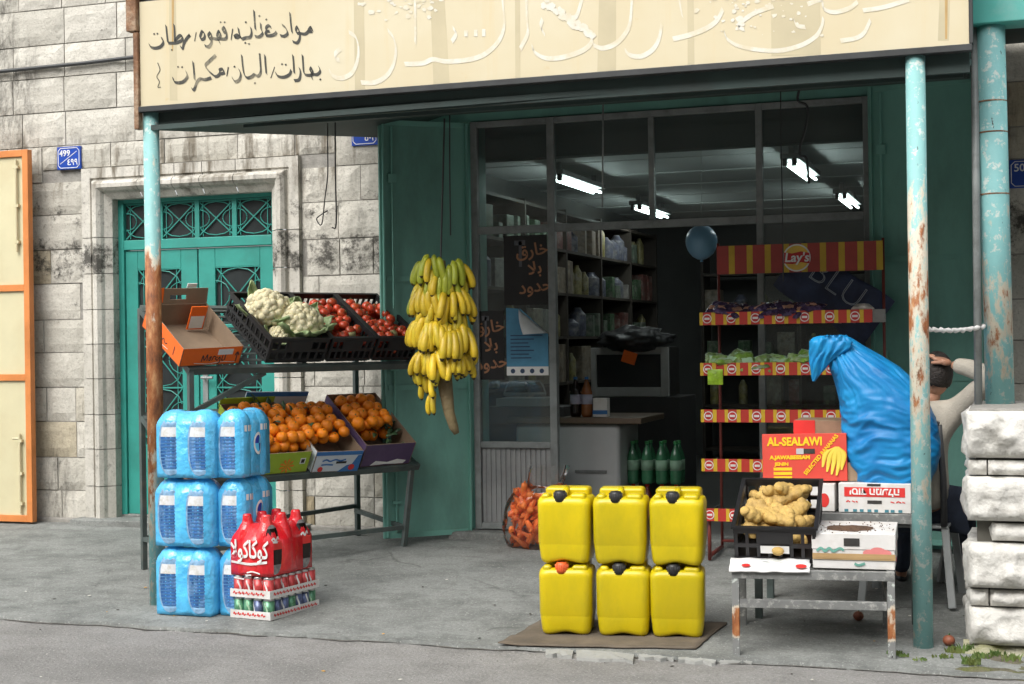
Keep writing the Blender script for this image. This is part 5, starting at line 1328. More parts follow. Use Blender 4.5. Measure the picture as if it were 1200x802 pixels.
for i in range(4): m_.lathe([(.018, 0), (0, .0003)], 9, M=trm(W*(.15+.23*i), -.003, H*.065) @ rotm('X', pi/2))
m_.build('dark_print', mat('dark_blue_print', (.03, .06, .12), .6), bp, recalc=False)

# ================================================================== INSIDE THE SHOP
TUBE = emit('fluorescent_tube', (.9, 1, .97), 10.0)
for k, (p0, lb) in enumerate((((650, 212), 'lit fluorescent lamp seen through the window over the doorway'), ((745, 246), 'second lit fluorescent lamp further back, half hidden by the window bar'), ((925, 194), 'lit fluorescent lamp seen through the upper right window'), ((985, 233), 'lit fluorescent lamp at the far right of the shop ceiling'))):
    a = at(*p0, Z=2.86); t = thing('ceiling_lamp', lb, 'lamp', (a.x, a.y, 2.86), 0, 'fluorescent lamps of the shop')
    m_ = MB(); m_.box(-.07, .07, 0, 1.3, .05, .09); m_.box(-.02, .02, .1, .12, .09, .17); m_.box(-.02, .02, 1.15, 1.17, .09, .17); m_.build('housing', mat('lamp_housing', (.3, .3, .3), .5), t, bev=.004)
    for x in (-.035, .035):
        m_ = MB(); m_.tube([(x, .05, .02), (x, 1.25, .02)], .011, 10); m_.build('tube', TUBE, t, smooth=True)
        m_ = MB(); m_.box(x-.016, x+.016, .0, .045, 0, .055); m_.build('socket', DARKM, t)
# balloon
p = at(822, 283, Y=10.75); t = thing('balloon', 'pale blue balloon hanging inside the shop doorway', 'balloon', p)
m_ = MB(); m_.ico((0, 0, 0), .118, 3, lambda q: 1+.12*max(0, -q.z)**3, sc=(1, 1, 1.05)); m_.lathe([(.004, -.135), (.012, -.15), (.013, -.152)], 8)
m_.build('rubber', mat('pale_blue_rubber', (.22, .42, .6), .3, .05), t, smooth=True); m_ = MB(); m_.tube([(0, 0, .12), (.01, 0, 3.02-p.z)], .002, 5); m_.build('string', WHITEP, t)
# shelving along the left wall with packets
sh_ = thing('wall_shelving', 'dark shelving full of packets along the left wall inside the shop', 'shelf', (-4.05, 13.2, .19))
WOODD = mat('dark_shelf_wood', (.06, .05, .04), .6, .2, 5)
m_ = MB()
for z in (.1, .55, .98, 1.4, 1.8, 2.2, 2.55): m_.box(-.24, .12, -2.6, 3.4, z, z+.025)
for y in (-2.6, -1.4, -.2, 1.0, 2.2, 3.38): m_.box(-.24, .125, y-.015, y+.015, 0, 2.6)
m_.build('shelf_frame', WOODD, sh_)
rng = random.Random(30); gcols = [(.26, .25, .23), (.22, .2, .08), (.06, .12, .06), (.16, .06, .05), (.1, .11, .15), (.24, .2, .15), (.11, .15, .11), (.27, .24, .08)]
gm = [mat(f'goods_print_{i}', c, .4, .5, 16, dirt=(.38, .37, .33), dirt_amt=.6, dscale=12) for i, c in enumerate(gcols)]
pk = []
for i, c in enumerate(gm):
    m_ = MB(); W, H = rng.uniform(.12, .2), rng.uniform(.2, .32)
    if i % 3 == 1: m_.lathe([(W*.4, 0), (W*.42, .02), (W*.42, H*.75), (W*.2, H*.92), (W*.18, H), (0, H)], 12)
    else: m_.box(-.09, .09, -W/2, W/2, 0, H)
    o = m_.build('packet', c, smooth=False, bev=.006); tag(o, 'packet on the dark shelves along the left shop wall', 'packet', 'packets on the shop wall shelves'); pk.append(o)
fst = [1]*len(pk)
for z in (.575, 1.005, 1.425, 1.825, 2.225, .125):
    y = -2.5; k = rng.randrange(8)
    while y < 3.2:
        if rng.random() < .55: k = rng.randrange(8)
        M = trm(-4.05+.02, 13.2+y, .19+z) @ rotm('Z', rng.uniform(-.2, .2)) @ Matrix.Diagonal((1, rng.uniform(.8, 1.25), rng.uniform(.6, 1.15), 1))
        if fst[k]: pk[k].matrix_world = M; fst[k] = 0
        else:
            if z > .2 or y > 1: copy_tree(pk[k], M)
        y += rng.uniform(.2, .3)
# counter / freezer front
CY = 10.5
a = at(655, 497, Y=CY); b_ = at(727, 600, Y=CY)
fz = thing('shop_counter', 'pale grey counter cabinet with a dark wooden top inside the doorway', 'counter', (a.x-.35, CY, .19))
W = b_.x-a.x+.35; H = a.z-.19
m_ = MB(); m_.box(0, W, 0, .6, 0, H); m_.build('cabinet', mat('pale_cabinet_paint', (.46, .48, .48), .45, .08, 3), fz, bev=.04, seg=4)
m_ = MB(); m_.box(-.05, W+.18, -.05, .7, H+.005, H+.05); m_.build('counter_top', mat('counter_wood', (.12, .085, .055), .5, .2, 5), fz, bev=.006)
m_ = MB(); m_.box(W*.58, W*.88, -.012, -.001, H*.52, H*.55); m_.build('handle', ALU, fz)
ctz = .19+H+.05
def soda(x, y, z, mt, lb, gp=None, h=.3, cap=WHITEP, label=None):
    t = thing('soda_bottle', lb, 'bottle', (x, y, z), 0, gp); r = h*.14; m_ = MB()
    m_.lathe([(r*.85, 0), (r, .02), (r, h*.6), (r*.8, h*.72), (r*.35, h*.88), (r*.3, h*.95)], 14); m_.build('bottle', mt, t, smooth=True)
    m_ = MB(); m_.lathe([(r*.36, h*.94), (r*.36, h), (0, h)], 12); m_.build('cap', cap, t)
    m_ = MB(); m_.lathe([(r*1.02, h*.32), (r*1.02, h*.56)], 14); m_.build('label', label or WHITEP, t, smooth=True)
    return t
GBOT = mat('green_bottle_plastic', (.045, .18, .09), .15, .3, 9); AMB = mat('amber_drink', (.25, .09, .03), .15, .2, 9)
a = at(675, 488, Y=CY+.08); soda(a.x, CY+.08, ctz, COLA, 'dark soda bottle with a pale label on the counter', cap=BLC, label=mat('lilac_label', (.4, .4, .5), .5))
a = at(688, 488, Y=CY+.08); soda(a.x, CY+.08, ctz, AMB, 'amber soda bottle beside the dark one on the counter', cap=BLC, label=mat('lilac_label', (.4, .4, .5), .5))
a = at(705, 488, Y=CY+.1); t = thing('small_carton', 'small white carton box on the counter', 'box', (a.x, CY+.1, ctz)); m_ = MB(); m_.box(-.055, .055, -.04, .04, 0, .14); m_.build('box', WHITEC, t, bev=.004); m_ = MB(); m_.box(-.057, .057, -.042, -.0405, .02, .05); m_.build('blue_print', BLC, t)
# green bottle pack on a red one
gx = at(767, 560, Y=10.75).x
gp0 = None
for lay in range(2):
    for i in range(4):
        for j in range(2):
            x = gx-.165+.11*i; y = 10.75+.11*j; z = .19+.30*lay
            if lay == 0: 
                if j: continue
                lb, gpn = 'reddish soda bottle in the row beneath the green bottles on the shop floor', 'red bottles under the green ones'; key = 'redb'
            else: lb, gpn = 'green soda bottle in the block stacked inside the doorway', 'green bottles in the doorway'; key = 'grnb'
            if key in used: copy_tree(used[key], trm(x, y, z if lay == 0 else .19+.3))
            else: used[key] = soda(x, y, z, (mat('reddish_drink', (.14, .025, .015), .2), GBOT)[lay], lb, gpn, h=.30 if lay == 0 else .32, cap=(REDP, mat('green_cap', (.05, .3, .1), .4))[lay], label=(mat('dull_red_label', (.25, .04, .03), .5), mat('pale_green_label', (.25, .42, .3), .5))[lay])
# pale framed display case, plastic sacks heaped on it
a = at(692, 408, Y=12.2); b_ = at(784, 465, Y=12.2)
t = thing('display_case', 'pale framed glass display case deep in the shop', 'display case', (a.x, 12.2, b_.z)); W, H = b_.x-a.x, a.z-b_.z
m_ = MB()
for (x0, x1, z0, z1) in ((0, .05, 0, H), (W-.07, W, 0, H), (.05, W-.07, 0, .08), (.05, W-.07, H-.06, H)): m_.box(x0, x1, 0, .03, z0, z1)
m_.build('case_frame', mat('pale_case_frame', (.5, .5, .49), .5), t, bev=.005)
m_ = MB(); m_.box(.02, W-.02, .035, .5, 0, H); m_.build('case_body', mat('dark_case', (.04, .04, .04), .3), t)
m_ = MB(); m_.box(-.1, W+.1, -.05, .6, .19-b_.z, -.005); m_.build('case_stand', mat('dark_stand', (.05, .05, .05), .6), t)
a = at(742, 398, Y=12.15); t = thing('plastic_sack', 'dark plastic sacks heap spread over the display case', 'sack', (a.x, 12.0, a.z))
m_ = MB(); m_.ico((0, .2, 0), .36, 4, lambda p: 1+.3*noise.noise(p*2.3)+.12*noise.noise(p*7), sc=(.85, .5, .3)); m_.build('sack', mat('black_sack_plastic', (.035, .036, .038), .35, .4, 9, .4, 14), t, smooth=True)
m_ = MB(); m_.box(-.0, .12, -.06, -.05, -.19, -.09, M=rotm('Y', .3)); m_.build('orange_tag', ORC, t)
# weighing scale behind the left window
a = at(615, 462, Y=10.7); t = thing('weighing_scale', 'white wire framed shop scale behind the left window glass', 'scale', (a.x, 10.7, a.z))
m_ = MB(); m_.tube([(-.15, 0, .06), (-.12, 0, .1), (.12, 0, .1), (.15, 0, .06)], .008, 6); m_.tube([(-.17, 0, 0), (.17, 0, 0)], .014, 6); m_.tube([(-.17, 0, 0), (-.15, 0, .06)], .006, 6); m_.tube([(.17, 0, 0), (.15, 0, .06)], .006, 6); m_.box(-.2, .2, -.1, .25, -.09, -.03); m_.build('scale_frame', mat('pale_case_frame', (0, 0, 0)), t)
m_ = MB(); m_.box(-.3, .35, -.12, .3, .19-a.z, -.095); m_.build('scale_stand', mat('dark_stand', (0, 0, 0)), t)
# dark sack beside the carrots
a = at(676, 566, Y=10.3); t = thing('dark_sack', 'black knotted sack just behind the left jerrycan', 'sack', (a.x, 10.3, .2)); m_ = MB(); m_.ico((0, 0, .14), .17, 3, lambda p: 1+.2*noise.noise(p*3), sc=(.8, .6, 1)); m_.build('sack', mat('black_sack_plastic', (0, 0, 0)), t, smooth=True)
# soda shelves right back (dim shapes on the back wall)
bs = thing('back_shelving', 'dim shelving of goods on the back wall of the shop', 'shelf', (-1, 16.8, .19)); m_ = MB()
for z in (.1, .6, 1.1, 1.6, 2.1): m_.box(-2.4, 2, -.2, .2, z, z+.03)
for x in (-2.4, -1.3, -.2, .9, 2): m_.box(x-.015, x+.015, -.2, .2, 0, 2.4)
m_.build('shelf_frame', WOODD, bs)
for zi in (.63, 1.13, 1.63):
    x = -2.3
    while x < 1.9:
        copy_tree(pk[rng.randrange(8)], trm(-1+x, 16.75, .19+zi) @ rotm('Z', pi/2))['label'] = 'packet on the dim back wall shelves of the shop'; x += rng.uniform(.22, .4)
for o in list(COL.objects):
    if o.get('label') == 'packet on the dim back wall shelves of the shop': o['group'] = 'packets on the back shelves'

# ================================================================== RIGHT HAND BENCHES AND WHAT STANDS ON THEM
CHIP = mat('chipped_grey_paint', (.17, .175, .17), .55, .25, 9, .15, 50, dirt=(.5, .5, .46), dirt_amt=.9, dscale=26, dthr=.6)
LEGM = rust_mat('bench_leg_paint', [(0, -.2), (.09, -.1), (.13, .42), (.25, .35), (.3, -.1), (3, -.2)], (.22, .225, .22))
BA = radians(7); B0 = trm(-1.335, 7.13, 0) @ rotm('Z', BA)
tb = thing('metal_bench', 'low grey steel bench with chipped paint and rusty legs near the road edge', 'bench', M=B0)
BW, BD, BH = .775, .66, .44
for (x, y) in ((.018, .018), (BW-.018, .018), (.018, BD-.018), (BW-.018, BD-.018)):
    m_ = MB(); gg = gz(7.13+y)-.005; m_.box(x-.018, x+.018, y-.018, y+.018, gg, BH-.044); m_.build('leg', LEGM if y < .1 else CHIP, tb, bev=.003)
m_ = MB(); m_.box(0, BW, 0, .036, BH-.043, BH); m_.box(0, BW, BD-.036, BD, BH-.043, BH); m_.box(0, .036, .037, BD-.037, BH-.042, BH-.001); m_.box(BW-.036, BW, .037, BD-.037, BH-.042, BH-.001)
for k in range(5): m_.box(.037, BW-.037, .1+k*.11, .14+k*.11, BH-.03, BH-.004)
m_.build('bench_top', CHIP, tb, bev=.002)
m_ = MB(); m_.box(.037, BW-.037, .003, .033, .255, .295); m_.build('rail', CHIP, tb, bev=.002)
m_ = MB(); m_.box(BW-.033, BW-.003, .037, BD-.037, .255, .295); m_.build('rail', CHIP, tb, bev=.002)
# second, higher bench behind
C0 = trm(-1.36, 7.93, 0) @ rotm('Z', radians(2)); tc_ = thing('metal_bench', 'higher dark grey bench behind the chipped one, carrying white cartons and the blue sack', 'bench', M=C0)
m_ = MB(); W2, D2, H2 = .86, .55, .632
m_.box(0, W2, 0, .04, H2-.05, H2); m_.box(0, W2, D2-.04, D2, H2-.05, H2); m_.box(0, .04, .041, D2-.041, H2-.049, H2-.001); m_.box(W2-.04, W2, .041, D2-.041, H2-.049, H2-.001)
for k in range(4): m_.box(.041, W2-.041, .08+k*.11, .13+k*.11, H2-.03, H2-.004)
m_.build('bench_top', CHIP, tc_, bev=.002)
for (x, y) in ((.02, .02), (W2-.02, .02), (.02, D2-.02), (W2-.02, D2-.02)):
    m_ = MB(); m_.box(x-.02, x+.02, y-.02, y+.02, gz(7.95+y)-.005, H2-.051); m_.build('leg', STEEL, tc_, bev=.003)
# ginger crate, its back propped on the higher bench
gm_ = B0 @ trm(.02, .16, BH+.018) @ rotm('Z', radians(-3)) @ rotm('X', radians(19))
gc = thing('vegetable_crate', 'black lattice crate of ginger roots tipped towards the road on the low bench', 'crate', M=gm_); crate_mesh(.38, .55, .19, gc)
m_ = MB(); m_.box(.12, .26, -.024, -.0225, .06, .1); m_.build('white_tag', WHITEP, gc)
GIN = mat('ginger_skin', (.50, .33, .095), .7, .18, 14, .35, 45, objvar=.12, dirt=(.27, .16, .06), dirt_amt=.5, dscale=13)
rng = random.Random(41)
def ginger(seed):
    rg = random.Random(seed); m_ = MB()
    d = Vector((1, 0, 0)); p = Vector((-.06, 0, 0)); pts = []
    for i in range(6):
        r = rg.uniform(.034, .046) if 0 < i < 5 else .03
        m_.ico(p, r, 2, lambda q, s=i+seed: 1+.13*noise.noise(q*2.5+Vector((s*2, 0, 0)))+.025*math.sin(q.x*14), sc=(1.25, 1, .9)); pts.append((p.copy(), r))
        if i in (1, 3, 4):
            o_ = Vector((rg.uniform(-.3, .3), rg.choice((-1, 1)), rg.uniform(-.2, .5))).normalized()
            for k in (1, ): m_.ico(p+o_*.036*k, r*(.95-.13*k), 2, lambda q, s=i+k: 1+.12*noise.noise(q*3+Vector((s, 1, 0))))
        d = (d+Vector((0, rg.uniform(-.5, .5), rg.uniform(-.2, .2)))).normalized(); p = p+d*r*1.05
    o = m_.build('ginger_root', GIN, smooth=True)
    tag(o, 'knobbly tan ginger root in the black crate on the low bench', 'ginger', 'ginger roots in the crate'); rm = o.modifiers.new('fuse', 'REMESH'); rm.mode = 'VOXEL'; rm.voxel_size = .0045; rm.use_smooth_shade = True
    return o
gps = [ginger(s) for s in (1, 2, 3)]; gf = [1, 1, 1]
for i in range(40):
    lay = i//10; k = i % 3
    x = rng.uniform(.11, .27); y = .09+.42*((i % 10)+.5)/10 + rng.uniform(-.03, .03); y = max(.1, min(y, .46))
    M = gm_ @ trm(x, y, .045+min(lay, 3)*.04+rng.uniform(0, .012)) @ rotm('Z', rng.uniform(0, 6.28)) @ rotm('X', rng.uniform(-.6, .6)) @ Matrix.Diagonal((.88, .88, .88, 1))
    if gf[k]: gps[k].matrix_world = M; gf[k] = 0
    else: copy_tree(gps[k], M)
# white carton with brown powder on the lid
wm = B0 @ trm(.39, .09, BH+.002) @ rotm('Z', radians(-4)); wc = thing('white_carton', 'closed white carton with spilled brown grounds on its lid, on the low bench', 'carton', M=wm)
m_ = MB(); m_.box(0, .39, 0, .5, 0, .165); m_.box(-.004, .394, -.004, .504, .095, .172); m_.build('carton_body', WHITEC, wc, bev=.003)
m_ = MB(); m_.box(0, .393, -.006, -.0045, .045, .075); m_.box(.01, .385, -.0075, -.0062, .052, .064); m_.build('tape', mat('brown_tape', (.42, .28, .13), .4, .1, 8), wc)
m_ = MB(); m_.box(.15, .225, -.0065, -.0045, .112, .15); m_.build('hand_hole', BLACKI, wc)
m_ = MB()
for (cx, cz, r, m) in ((.31, .085, .04, 0), (.27, .08, .03, 0), (.345, .08, .03, 0)): m_.lathe([(r, 0), (0, .0003)], 16, m, M=trm(cx, -.0042-.0006*cx, cz) @ rotm('X', pi/2) @ Matrix.Diagonal((1, .6, 1, 1)))
m_.build('red_fruit_print', mat('faded_red_print', (.62, .2, .19), .6, .15, 12), wc)
m_ = MB(); strokes(m_, [[(.02,.085),(.04,.1),(.06,.085),(.08,.1),(.1,.085),(.13,.1),(.15,.09)], [(.2,.028),(.22,.02),(.25,.03)]], .012, pen='r', mapf=lambda a, b: Vector((a, -.0052, b)))
m_.build('green_lettering', mat('green_ink', (.12, .32, .26), .6), wc, recalc=False)
m_ = MB(); m_.lathe([(.02, 0), (0, .0003)], 12, 0, M=trm(.396, .09, .12) @ rotm('Y', pi/2)); m_.box(.3945, .3955, .07, .12, .03, .05); m_.build('red_print', REDP, wc)
POW = mat('brown_grounds', (.10, .055, .03), .95, .35, 40, .5, 80)
m_ = MB(); 
def powf(u, v):
    a = 2*pi*u; r = v*(1+.22*noise.noise((cos(a)*2, sin(a)*2, 7))+.1*noise.noise((cos(a)*7, sin(a)*7, 3))); return (.17+r*.115*cos(a), .21+r*.13*sin(a), .1722+.012*(1-v)**1.5+.0025*noise.noise((r*cos(a)*9, r*sin(a)*9, 2))*(1-v))
m_.grid(36, 8, powf); o = m_.build('spilled_grounds', POW, wc, smooth=True)
rng = random.Random(5); m_ = MB()
for i in range(90):
    a = rng.uniform(0, 6.28); r = rng.uniform(.9, 2.1); x = .19+r*.12*cos(a); y = .24+r*.12*sin(a)
    if .01 < x < .385 and .01 < y < .49: m_.ico((x, y, .1735), rng.uniform(.0015, .004), 1)
m_.build('scattered_grounds', POW, wc)
# folded white bag lying over the front edge
fb = thing('folded_packet', 'flat white packet with red dots lying on the front rail of the low bench', 'packet', M=B0 @ trm(.0, -.01, BH))
m_ = MB()
m_.grid(20, 10, lambda u, v: (-.01+.385*u+.01*noise.noise((u*3, v*3, 8)), .15*v-.012, .004+.045*v*(1-.2*v)+.008*noise.noise((u*6, v*5, 2))-.03*max(0, .2-v))); o = m_.build('paper', mat('white_packet_paper', (.7, .7, .69), .6, .05, 8), fb, smooth=True); o.modifiers.new('thick', 'SOLIDIFY').thickness = -.006
m_ = MB()
for cx, r in ((.07, .022), (.335, .028)): m_.grid(14, 3, lambda u, v, cx=cx, r=r: (cx+r*v*cos(2*pi*u), .018+.8*r*v*sin(2*pi*u), .0185+.28*.8*r*v*sin(2*pi*u)+.004))
m_.build('red_dot', REDP, fb, recalc=False)
m_ = MB(); strokes(m_, [[(.14,.07),(.16,.078),(.18,.068)], [(.2,.07),(.22,.078),(.24,.068)], [(.26,.072),(.28,.07)]], .009, pen='r', mapf=lambda a, b: Vector((a, b, .03+.011)))
m_.build('green_lettering', mat('green_ink', (0, 0, 0)), fb, recalc=False)
# white cartons on the higher bench
def wbox(lb, x0, y0, W, D, H, z, rz=0):
    t = thing('white_carton', lb, 'carton', (x0, y0, z), rz); m_ = MB(); m_.box(0, W, 0, D, 0, H); m_.build('carton_body', WHITEC, t, bev=.003); return t
b1 = wbox('white carton with a red dot beneath the red banana carton', -1.335, 8.0, .40, .42, .148, H2+.003)
m_ = MB(); m_.lathe([(.033, 0), (0, .0004)], 20, M=trm(.345, -.0015, .06) @ rotm('X', pi/2) @ Matrix.Diagonal((.8, 1.15, 1, 1))); m_.build('red_dot', REDP, b1)
b2 = wbox('upside down white carton with a red lettered band under the blue sack', -.912, 7.985, .375, .42, .155, H2+.003)
m_ = MB(); m_.box(.03, .345, -.002, -.0006, .085, .135); m_.build('red_band', REDP, b2)
text('יסוד המעלה'[::-1], 'white_lettering', .052, b2, trm(.1875, -.0035, .112) @ rotm('Y', pi) @ rotm('X', pi/2), WHITEP, sx=1.0, bold=.0015)
m_ = MB(); m_.box(.15, .225, -.002, -.0006, .048, .066); m_.box(.15, .22, -.002, -.0006, .142, .1545); m_.build('hand_hole', BLACKI, b2)
m_ = MB(); strokes(m_, [[(.04,.055),(.05,.062),(.06,.055)], [(.07,.062),(.085,.055)], [(.09,.06),(.1,.055)], [(.27,.06),(.29,.055)], [(.3,.055),(.31,.062),(.325,.055)], [(.33,.06),(.345,.055)]], .006, pen='r', mapf=lambda a, b: Vector((a, -.002, b))); m_.build('red_lettering', REDP, b2, recalc=False)
m_ = MB()
for x0 in (.03, .075, .11, .15, .185, .24, .27, .31): m_.box(x0, x0+.02, -.002, -.0006, .004, .018)
m_.build('blue_green_lettering', mat('blue_green_ink', (.05, .2, .25), .6), b2)
# red banana carton standing on its side
RB = mat('red_banana_carton', (.60, .05, .03), .55, .08, 5, dirt=(.5, .08, .05), dirt_amt=.4)
rb = thing('banana_carton', 'red banana carton with yellow AL-SEALAWI lettering and a picture of bananas', 'carton', M=trm(-1.325, 8.04, H2+.155) @ rotm('Z', radians(1)) @ rotm('Y', radians(-1.2)) @ rotm('X', radians(-5)))
W, H = .455, .258
m_ = MB(); m_.box(0, W, 0, .3, 0, H); m_.build('carton_body', [RB], rb, bev=.003)
m_ = MB(); m_.box(W-.03, W+.06, .02, .024, .0, .10, M=rotm('Z', 0)); m_.build('flap', KRAFT, rb)
rx_ = rotm('X', pi/2)
text('AL-SEALAWI', 'yellow_lettering', .062, rb, trm(.178, -.002, .213) @ rx_, YELP, sx=.86, bold=.0025)
text('A.JAWABESSAM', 'yellow_lettering', .028, rb, trm(.15, -.002, .128) @ rx_, YELP, sx=1.12, bold=.0015)
text('JENIN', 'yellow_lettering', .024, rb, trm(.105, -.002, .092) @ rx_, YELP, sx=1.2, bold=.0012)
m_ = MB()
for k in range(3): m_.box(.06, .16, -.002, -.0006, .01+.024*k, .026+.024*k)
m_.build('yellow_bar', YELP, rb)
text('SELECTED BANANAS', 'yellow_lettering', .030, rb, trm(.318, -.002, .142) @ rotm('Y', radians(-50)) @ rx_, YELP, sx=.98, bold=.001)
m_ = MB(); m_.box(.19, .285, -.002, -.0006, .148, .175); m_.box(.185, .225, -.0035, -.0022, .146, .177, 1); m_.build('hand_hole', [BLACKI, mat('grey_paper_wad', (.45, .45, .45), .7)], rb, bev=.008)
m_ = MB()
for i, (ax, bx, cxx) in enumerate(((.40, .345, .325), (.402, .368, .348), (.405, .392, .372), (.408, .418, .398), (.41, .44, .425))):
    z0_, z1_ = .185, (.075, .05, .035, .03, .06)[i]
    pts = crom([(ax, -.004-.001*i, z0_), (bx, -.004-.001*i, (z0_+z1_)/2+.02), (cxx, -.004-.001*i, z1_)], 6); n = len(pts)
    b_ = len(m_.v)
    for q, p in enumerate(pts):
        k = .004+.0095*math.sin(pi*min(1, (q+.6)/n)); m_.v += [p+Vector((-k, 0, 0)), p+Vector((k*.4, 0, .0)), p+Vector((k, 0, 0))]
    for q in range(n-1):
        for e_ in (0, 1): m_.f.append((b_+3*q+e_, b_+3*q+e_+1, b_+3*q+e_+4, b_+3*q+e_+3)); m_.m.append(e_)
m_.build('banana_picture', [mat('printed_banana_yellow', (.8, .62, .08), .5), mat('printed_banana_shade', (.68, .46, .03), .5)], rb, recalc=False)
# plain cartons behind
t = thing('brown_carton', 'open brown and red carton half hidden behind the red banana carton', 'carton', (-1.2, 8.36, H2+.003)); m_ = MB(); m_.box(.0, .42, 0, .3, .0, .47); m_.build('carton_body', KRAFT, t, bev=.004); m_ = MB(); m_.box(.0, .12, -.004, -.0008, .35, .47); m_.build('red_print', REDP, t)

# ---- big blue plastic sack
BAGM, N, L, P = shader('blue_sack_plastic'); tc = N.new('ShaderNodeTexCoord'); v = tc.outputs['Object']
c = ramp(N, L, noise_n(N, L, v, 4, 5), [(.3, (.006, .13, .36)), (.7, (.012, .27, .58))]); L.new(c, P.inputs['Base Color']); P.inputs['Roughness'].default_value = .46; P.inputs['Specular IOR Level'].default_value = .35
mp = N.new('ShaderNodeMapping'); mp.inputs['Scale'].default_value = (2.2, 2.2, 9); mp.inputs['Rotation'].default_value = (0, .35, 0); L.new(v, mp.inputs['Vector'])
bp_ = N.new('ShaderNodeBump'); bp_.inputs['Strength'].default_value = .5; bp_.inputs['Distance'].default_value = .012; rn_ = N.new('ShaderNodeTexNoise'); rn_.noise_type = 'RIDGED_MULTIFRACTAL'; rn_.inputs['Scale'].default_value = 1.7; rn_.inputs['Detail'].default_value = 4; L.new(mp.outputs[0], rn_.inputs['Vector']); L.new(rn_.outputs[0], bp_.inputs['Height']); L.new(bp_.outputs[0], P.inputs['Normal'])
def loft_rows(rows, Y): return [(at(xl, y, Y=Y), at(xr, y, Y=Y)) for y, xl, xr in rows]
def rowat(pr, t_):
    t_ *= len(pr)-1; i = min(int(t_), len(pr)-2); k = t_-i; a, b_ = pr[i], pr[i+1]
    return a[0].lerp(b_[0], k), a[1].lerp(b_[1], k)
pr_ = loft_rows([(569, 1006, 1080), (565, 999, 1090), (552, 995, 1096), (535, 991, 1100), (515, 988, 1100), (500, 987, 1097), (485, 986, 1092), (470, 983, 1086), (455, 979, 1077), (443, 976, 1068), (432, 972, 1054), (420, 968, 1034), (408, 963, 1012), (399, 960, 998), (395, 966, 992)], 8.2)
bs_ = thing('blue_sack', 'big bulging blue plastic sack with its neck flopped over, on the white carton', 'sack', ((pr_[0][0].x+pr_[0][1].x)/2, 8.22, pr_[0][0].z))
nkx = at(978, 397, Y=8.2)
def bagf2(u, v):
    l, r = rowat(pr_, v); cx = (l.x+r.x)/2; hw = (r.x-l.x)/2; z = l.z; a = 2*pi*u
    dp = min(hw*.85, .2)
    ca, sa = cos(a), sin(a)
    # taut folds running down from the neck in the upper half, sagging creases round the belly below
    up_ = min(1, max(0, (z-1.13)/.16)); lo_ = 1-up_
    ang_ = math.atan2(cx+hw*ca-nkx.x, nkx.z+.04-z) + .25*noise.noise((z*5, sa*2, 3))
    f1 = abs(noise.noise((ang_*6.5+sa*1.2, z*1.6, 2.0)))
    f1b = abs(noise.noise((ang_*15, z*3, 5.0)))
    zz = z + .05*noise.noise((ca*2.0, sa*2.0, z*3)) + .03*ca*sa
    f2 = abs(noise.noise((ca*1.2+4, sa*1.2, zz*15))); f2b = abs(noise.noise((ca*2.5+1, sa*2.5, zz*33)))
    k = 1 + up_*(.16*f1+.06*f1b-.05) + lo_*(.11*(.5-f2)+.05*(.4-f2b))*min(1, v*10) + .05*noise.noise((ca*1.3, sa*1.3, z*4))
    q = lambda s: math.copysign(abs(s)**.82, s)
    if abs(sa) < .3: k = 1+(k-1)*.6
    return (cx+hw*k*q(ca), 8.22+dp*(1+(k-1)*1.7)*q(sa), z+.01*noise.noise((ca*3, sa*3, z*5))+.02*f1*up_)
m_ = MB(); m_.grid(150, 130, bagf2)
b_ = len(m_.v); m_.f.append(tuple(reversed(range(150)))); m_.m.append(0); m_.f.append(tuple(130*151+k for k in range(150))); m_.m.append(0)
m_.build('sack_body', BAGM, bs_, world=True, smooth=True)
pf_ = loft_rows([(393.5, 962, 990), (396, 954, 996), (401, 949, 1000), (409, 948, 996), (417, 948.5, 984), (425, 949, 974), (433, 950, 967), (440, 951, 961), (447, 952, 955)], 8.12)
def flapf(u, v):
    l, r = rowat(pf_, v); a = 2*pi*u; cx = (l.x+r.x)/2; hw = (r.x-l.x)/2
    f_ = abs(noise.noise((cos(a)*hw*30+3, sin(a), v*2.0)))*1.6
    e = 1+.1*noise.noise((cos(a)*2, v*7, sin(a)))
    return (cx+hw*e*cos(a), 8.12+.05*(1-.75*v)*sin(a)*(.6+f_) - .02*math.sin(v*3), l.z+.006*noise.noise((a, v*6, 1)))
m_ = MB(); m_.grid(60, 44, flapf); m_.build('sack_neck', BAGM, bs_, world=True, smooth=True)

# ================================================================== CHAIRS AND THE SEATED MAN
def chair(lb, x, y, rz, seatm, framem):
    t = thing('plastic_chair', lb, 'chair', (x, y, gz(y)+.003), rz)
    m_ = MB(); m_.grid(8, 8, lambda u, v: (-.22+.44*u, -.21+.42*v, .44-.018*math.sin(pi*u)*math.sin(pi*v)+.01*v)); o = m_.build('seat', seatm, t, smooth=True); o.modifiers.new('thick', 'SOLIDIFY').thickness = .014
    for sx, sy in ((-1, -1), (1, -1), (-1, 1), (1, 1)):
        m_ = MB(); m_.bar((sx*.205, sy*.19, .43), (sx*.245, sy*.255, .0), .042, .03, up=(0, 1, 0)); m_.build('leg', seatm, t, bev=.006)
    m_ = MB(); 
    for sx in (-1, 1): m_.tube([(sx*.2, -.2, .44), (sx*.205, -.24, .7), (sx*.19, -.28, 1.0)], [.019, .018, .016], 8)
    m_.tube([(-.19, -.28, 1.0), (-.1, -.295, 1.035), (.1, -.295, 1.035), (.19, -.28, 1.0)], .017, 8); m_.build('back_frame', framem, t, smooth=True)
    for k in range(5):
        xx = -.12+.06*k; m_ = MB(); m_.bar((xx, -.215, .47), (xx, -.285, 1.01), .03, .01, up=(0, 1, 0)); m_.build('back_slat', framem, t)
    return t
CHW = mat('pale_chair_plastic', (.34, .36, .36), .45, .08, 6); CHD = mat('dark_chair_frame', (.07, .072, .075), .45, .15, 8)
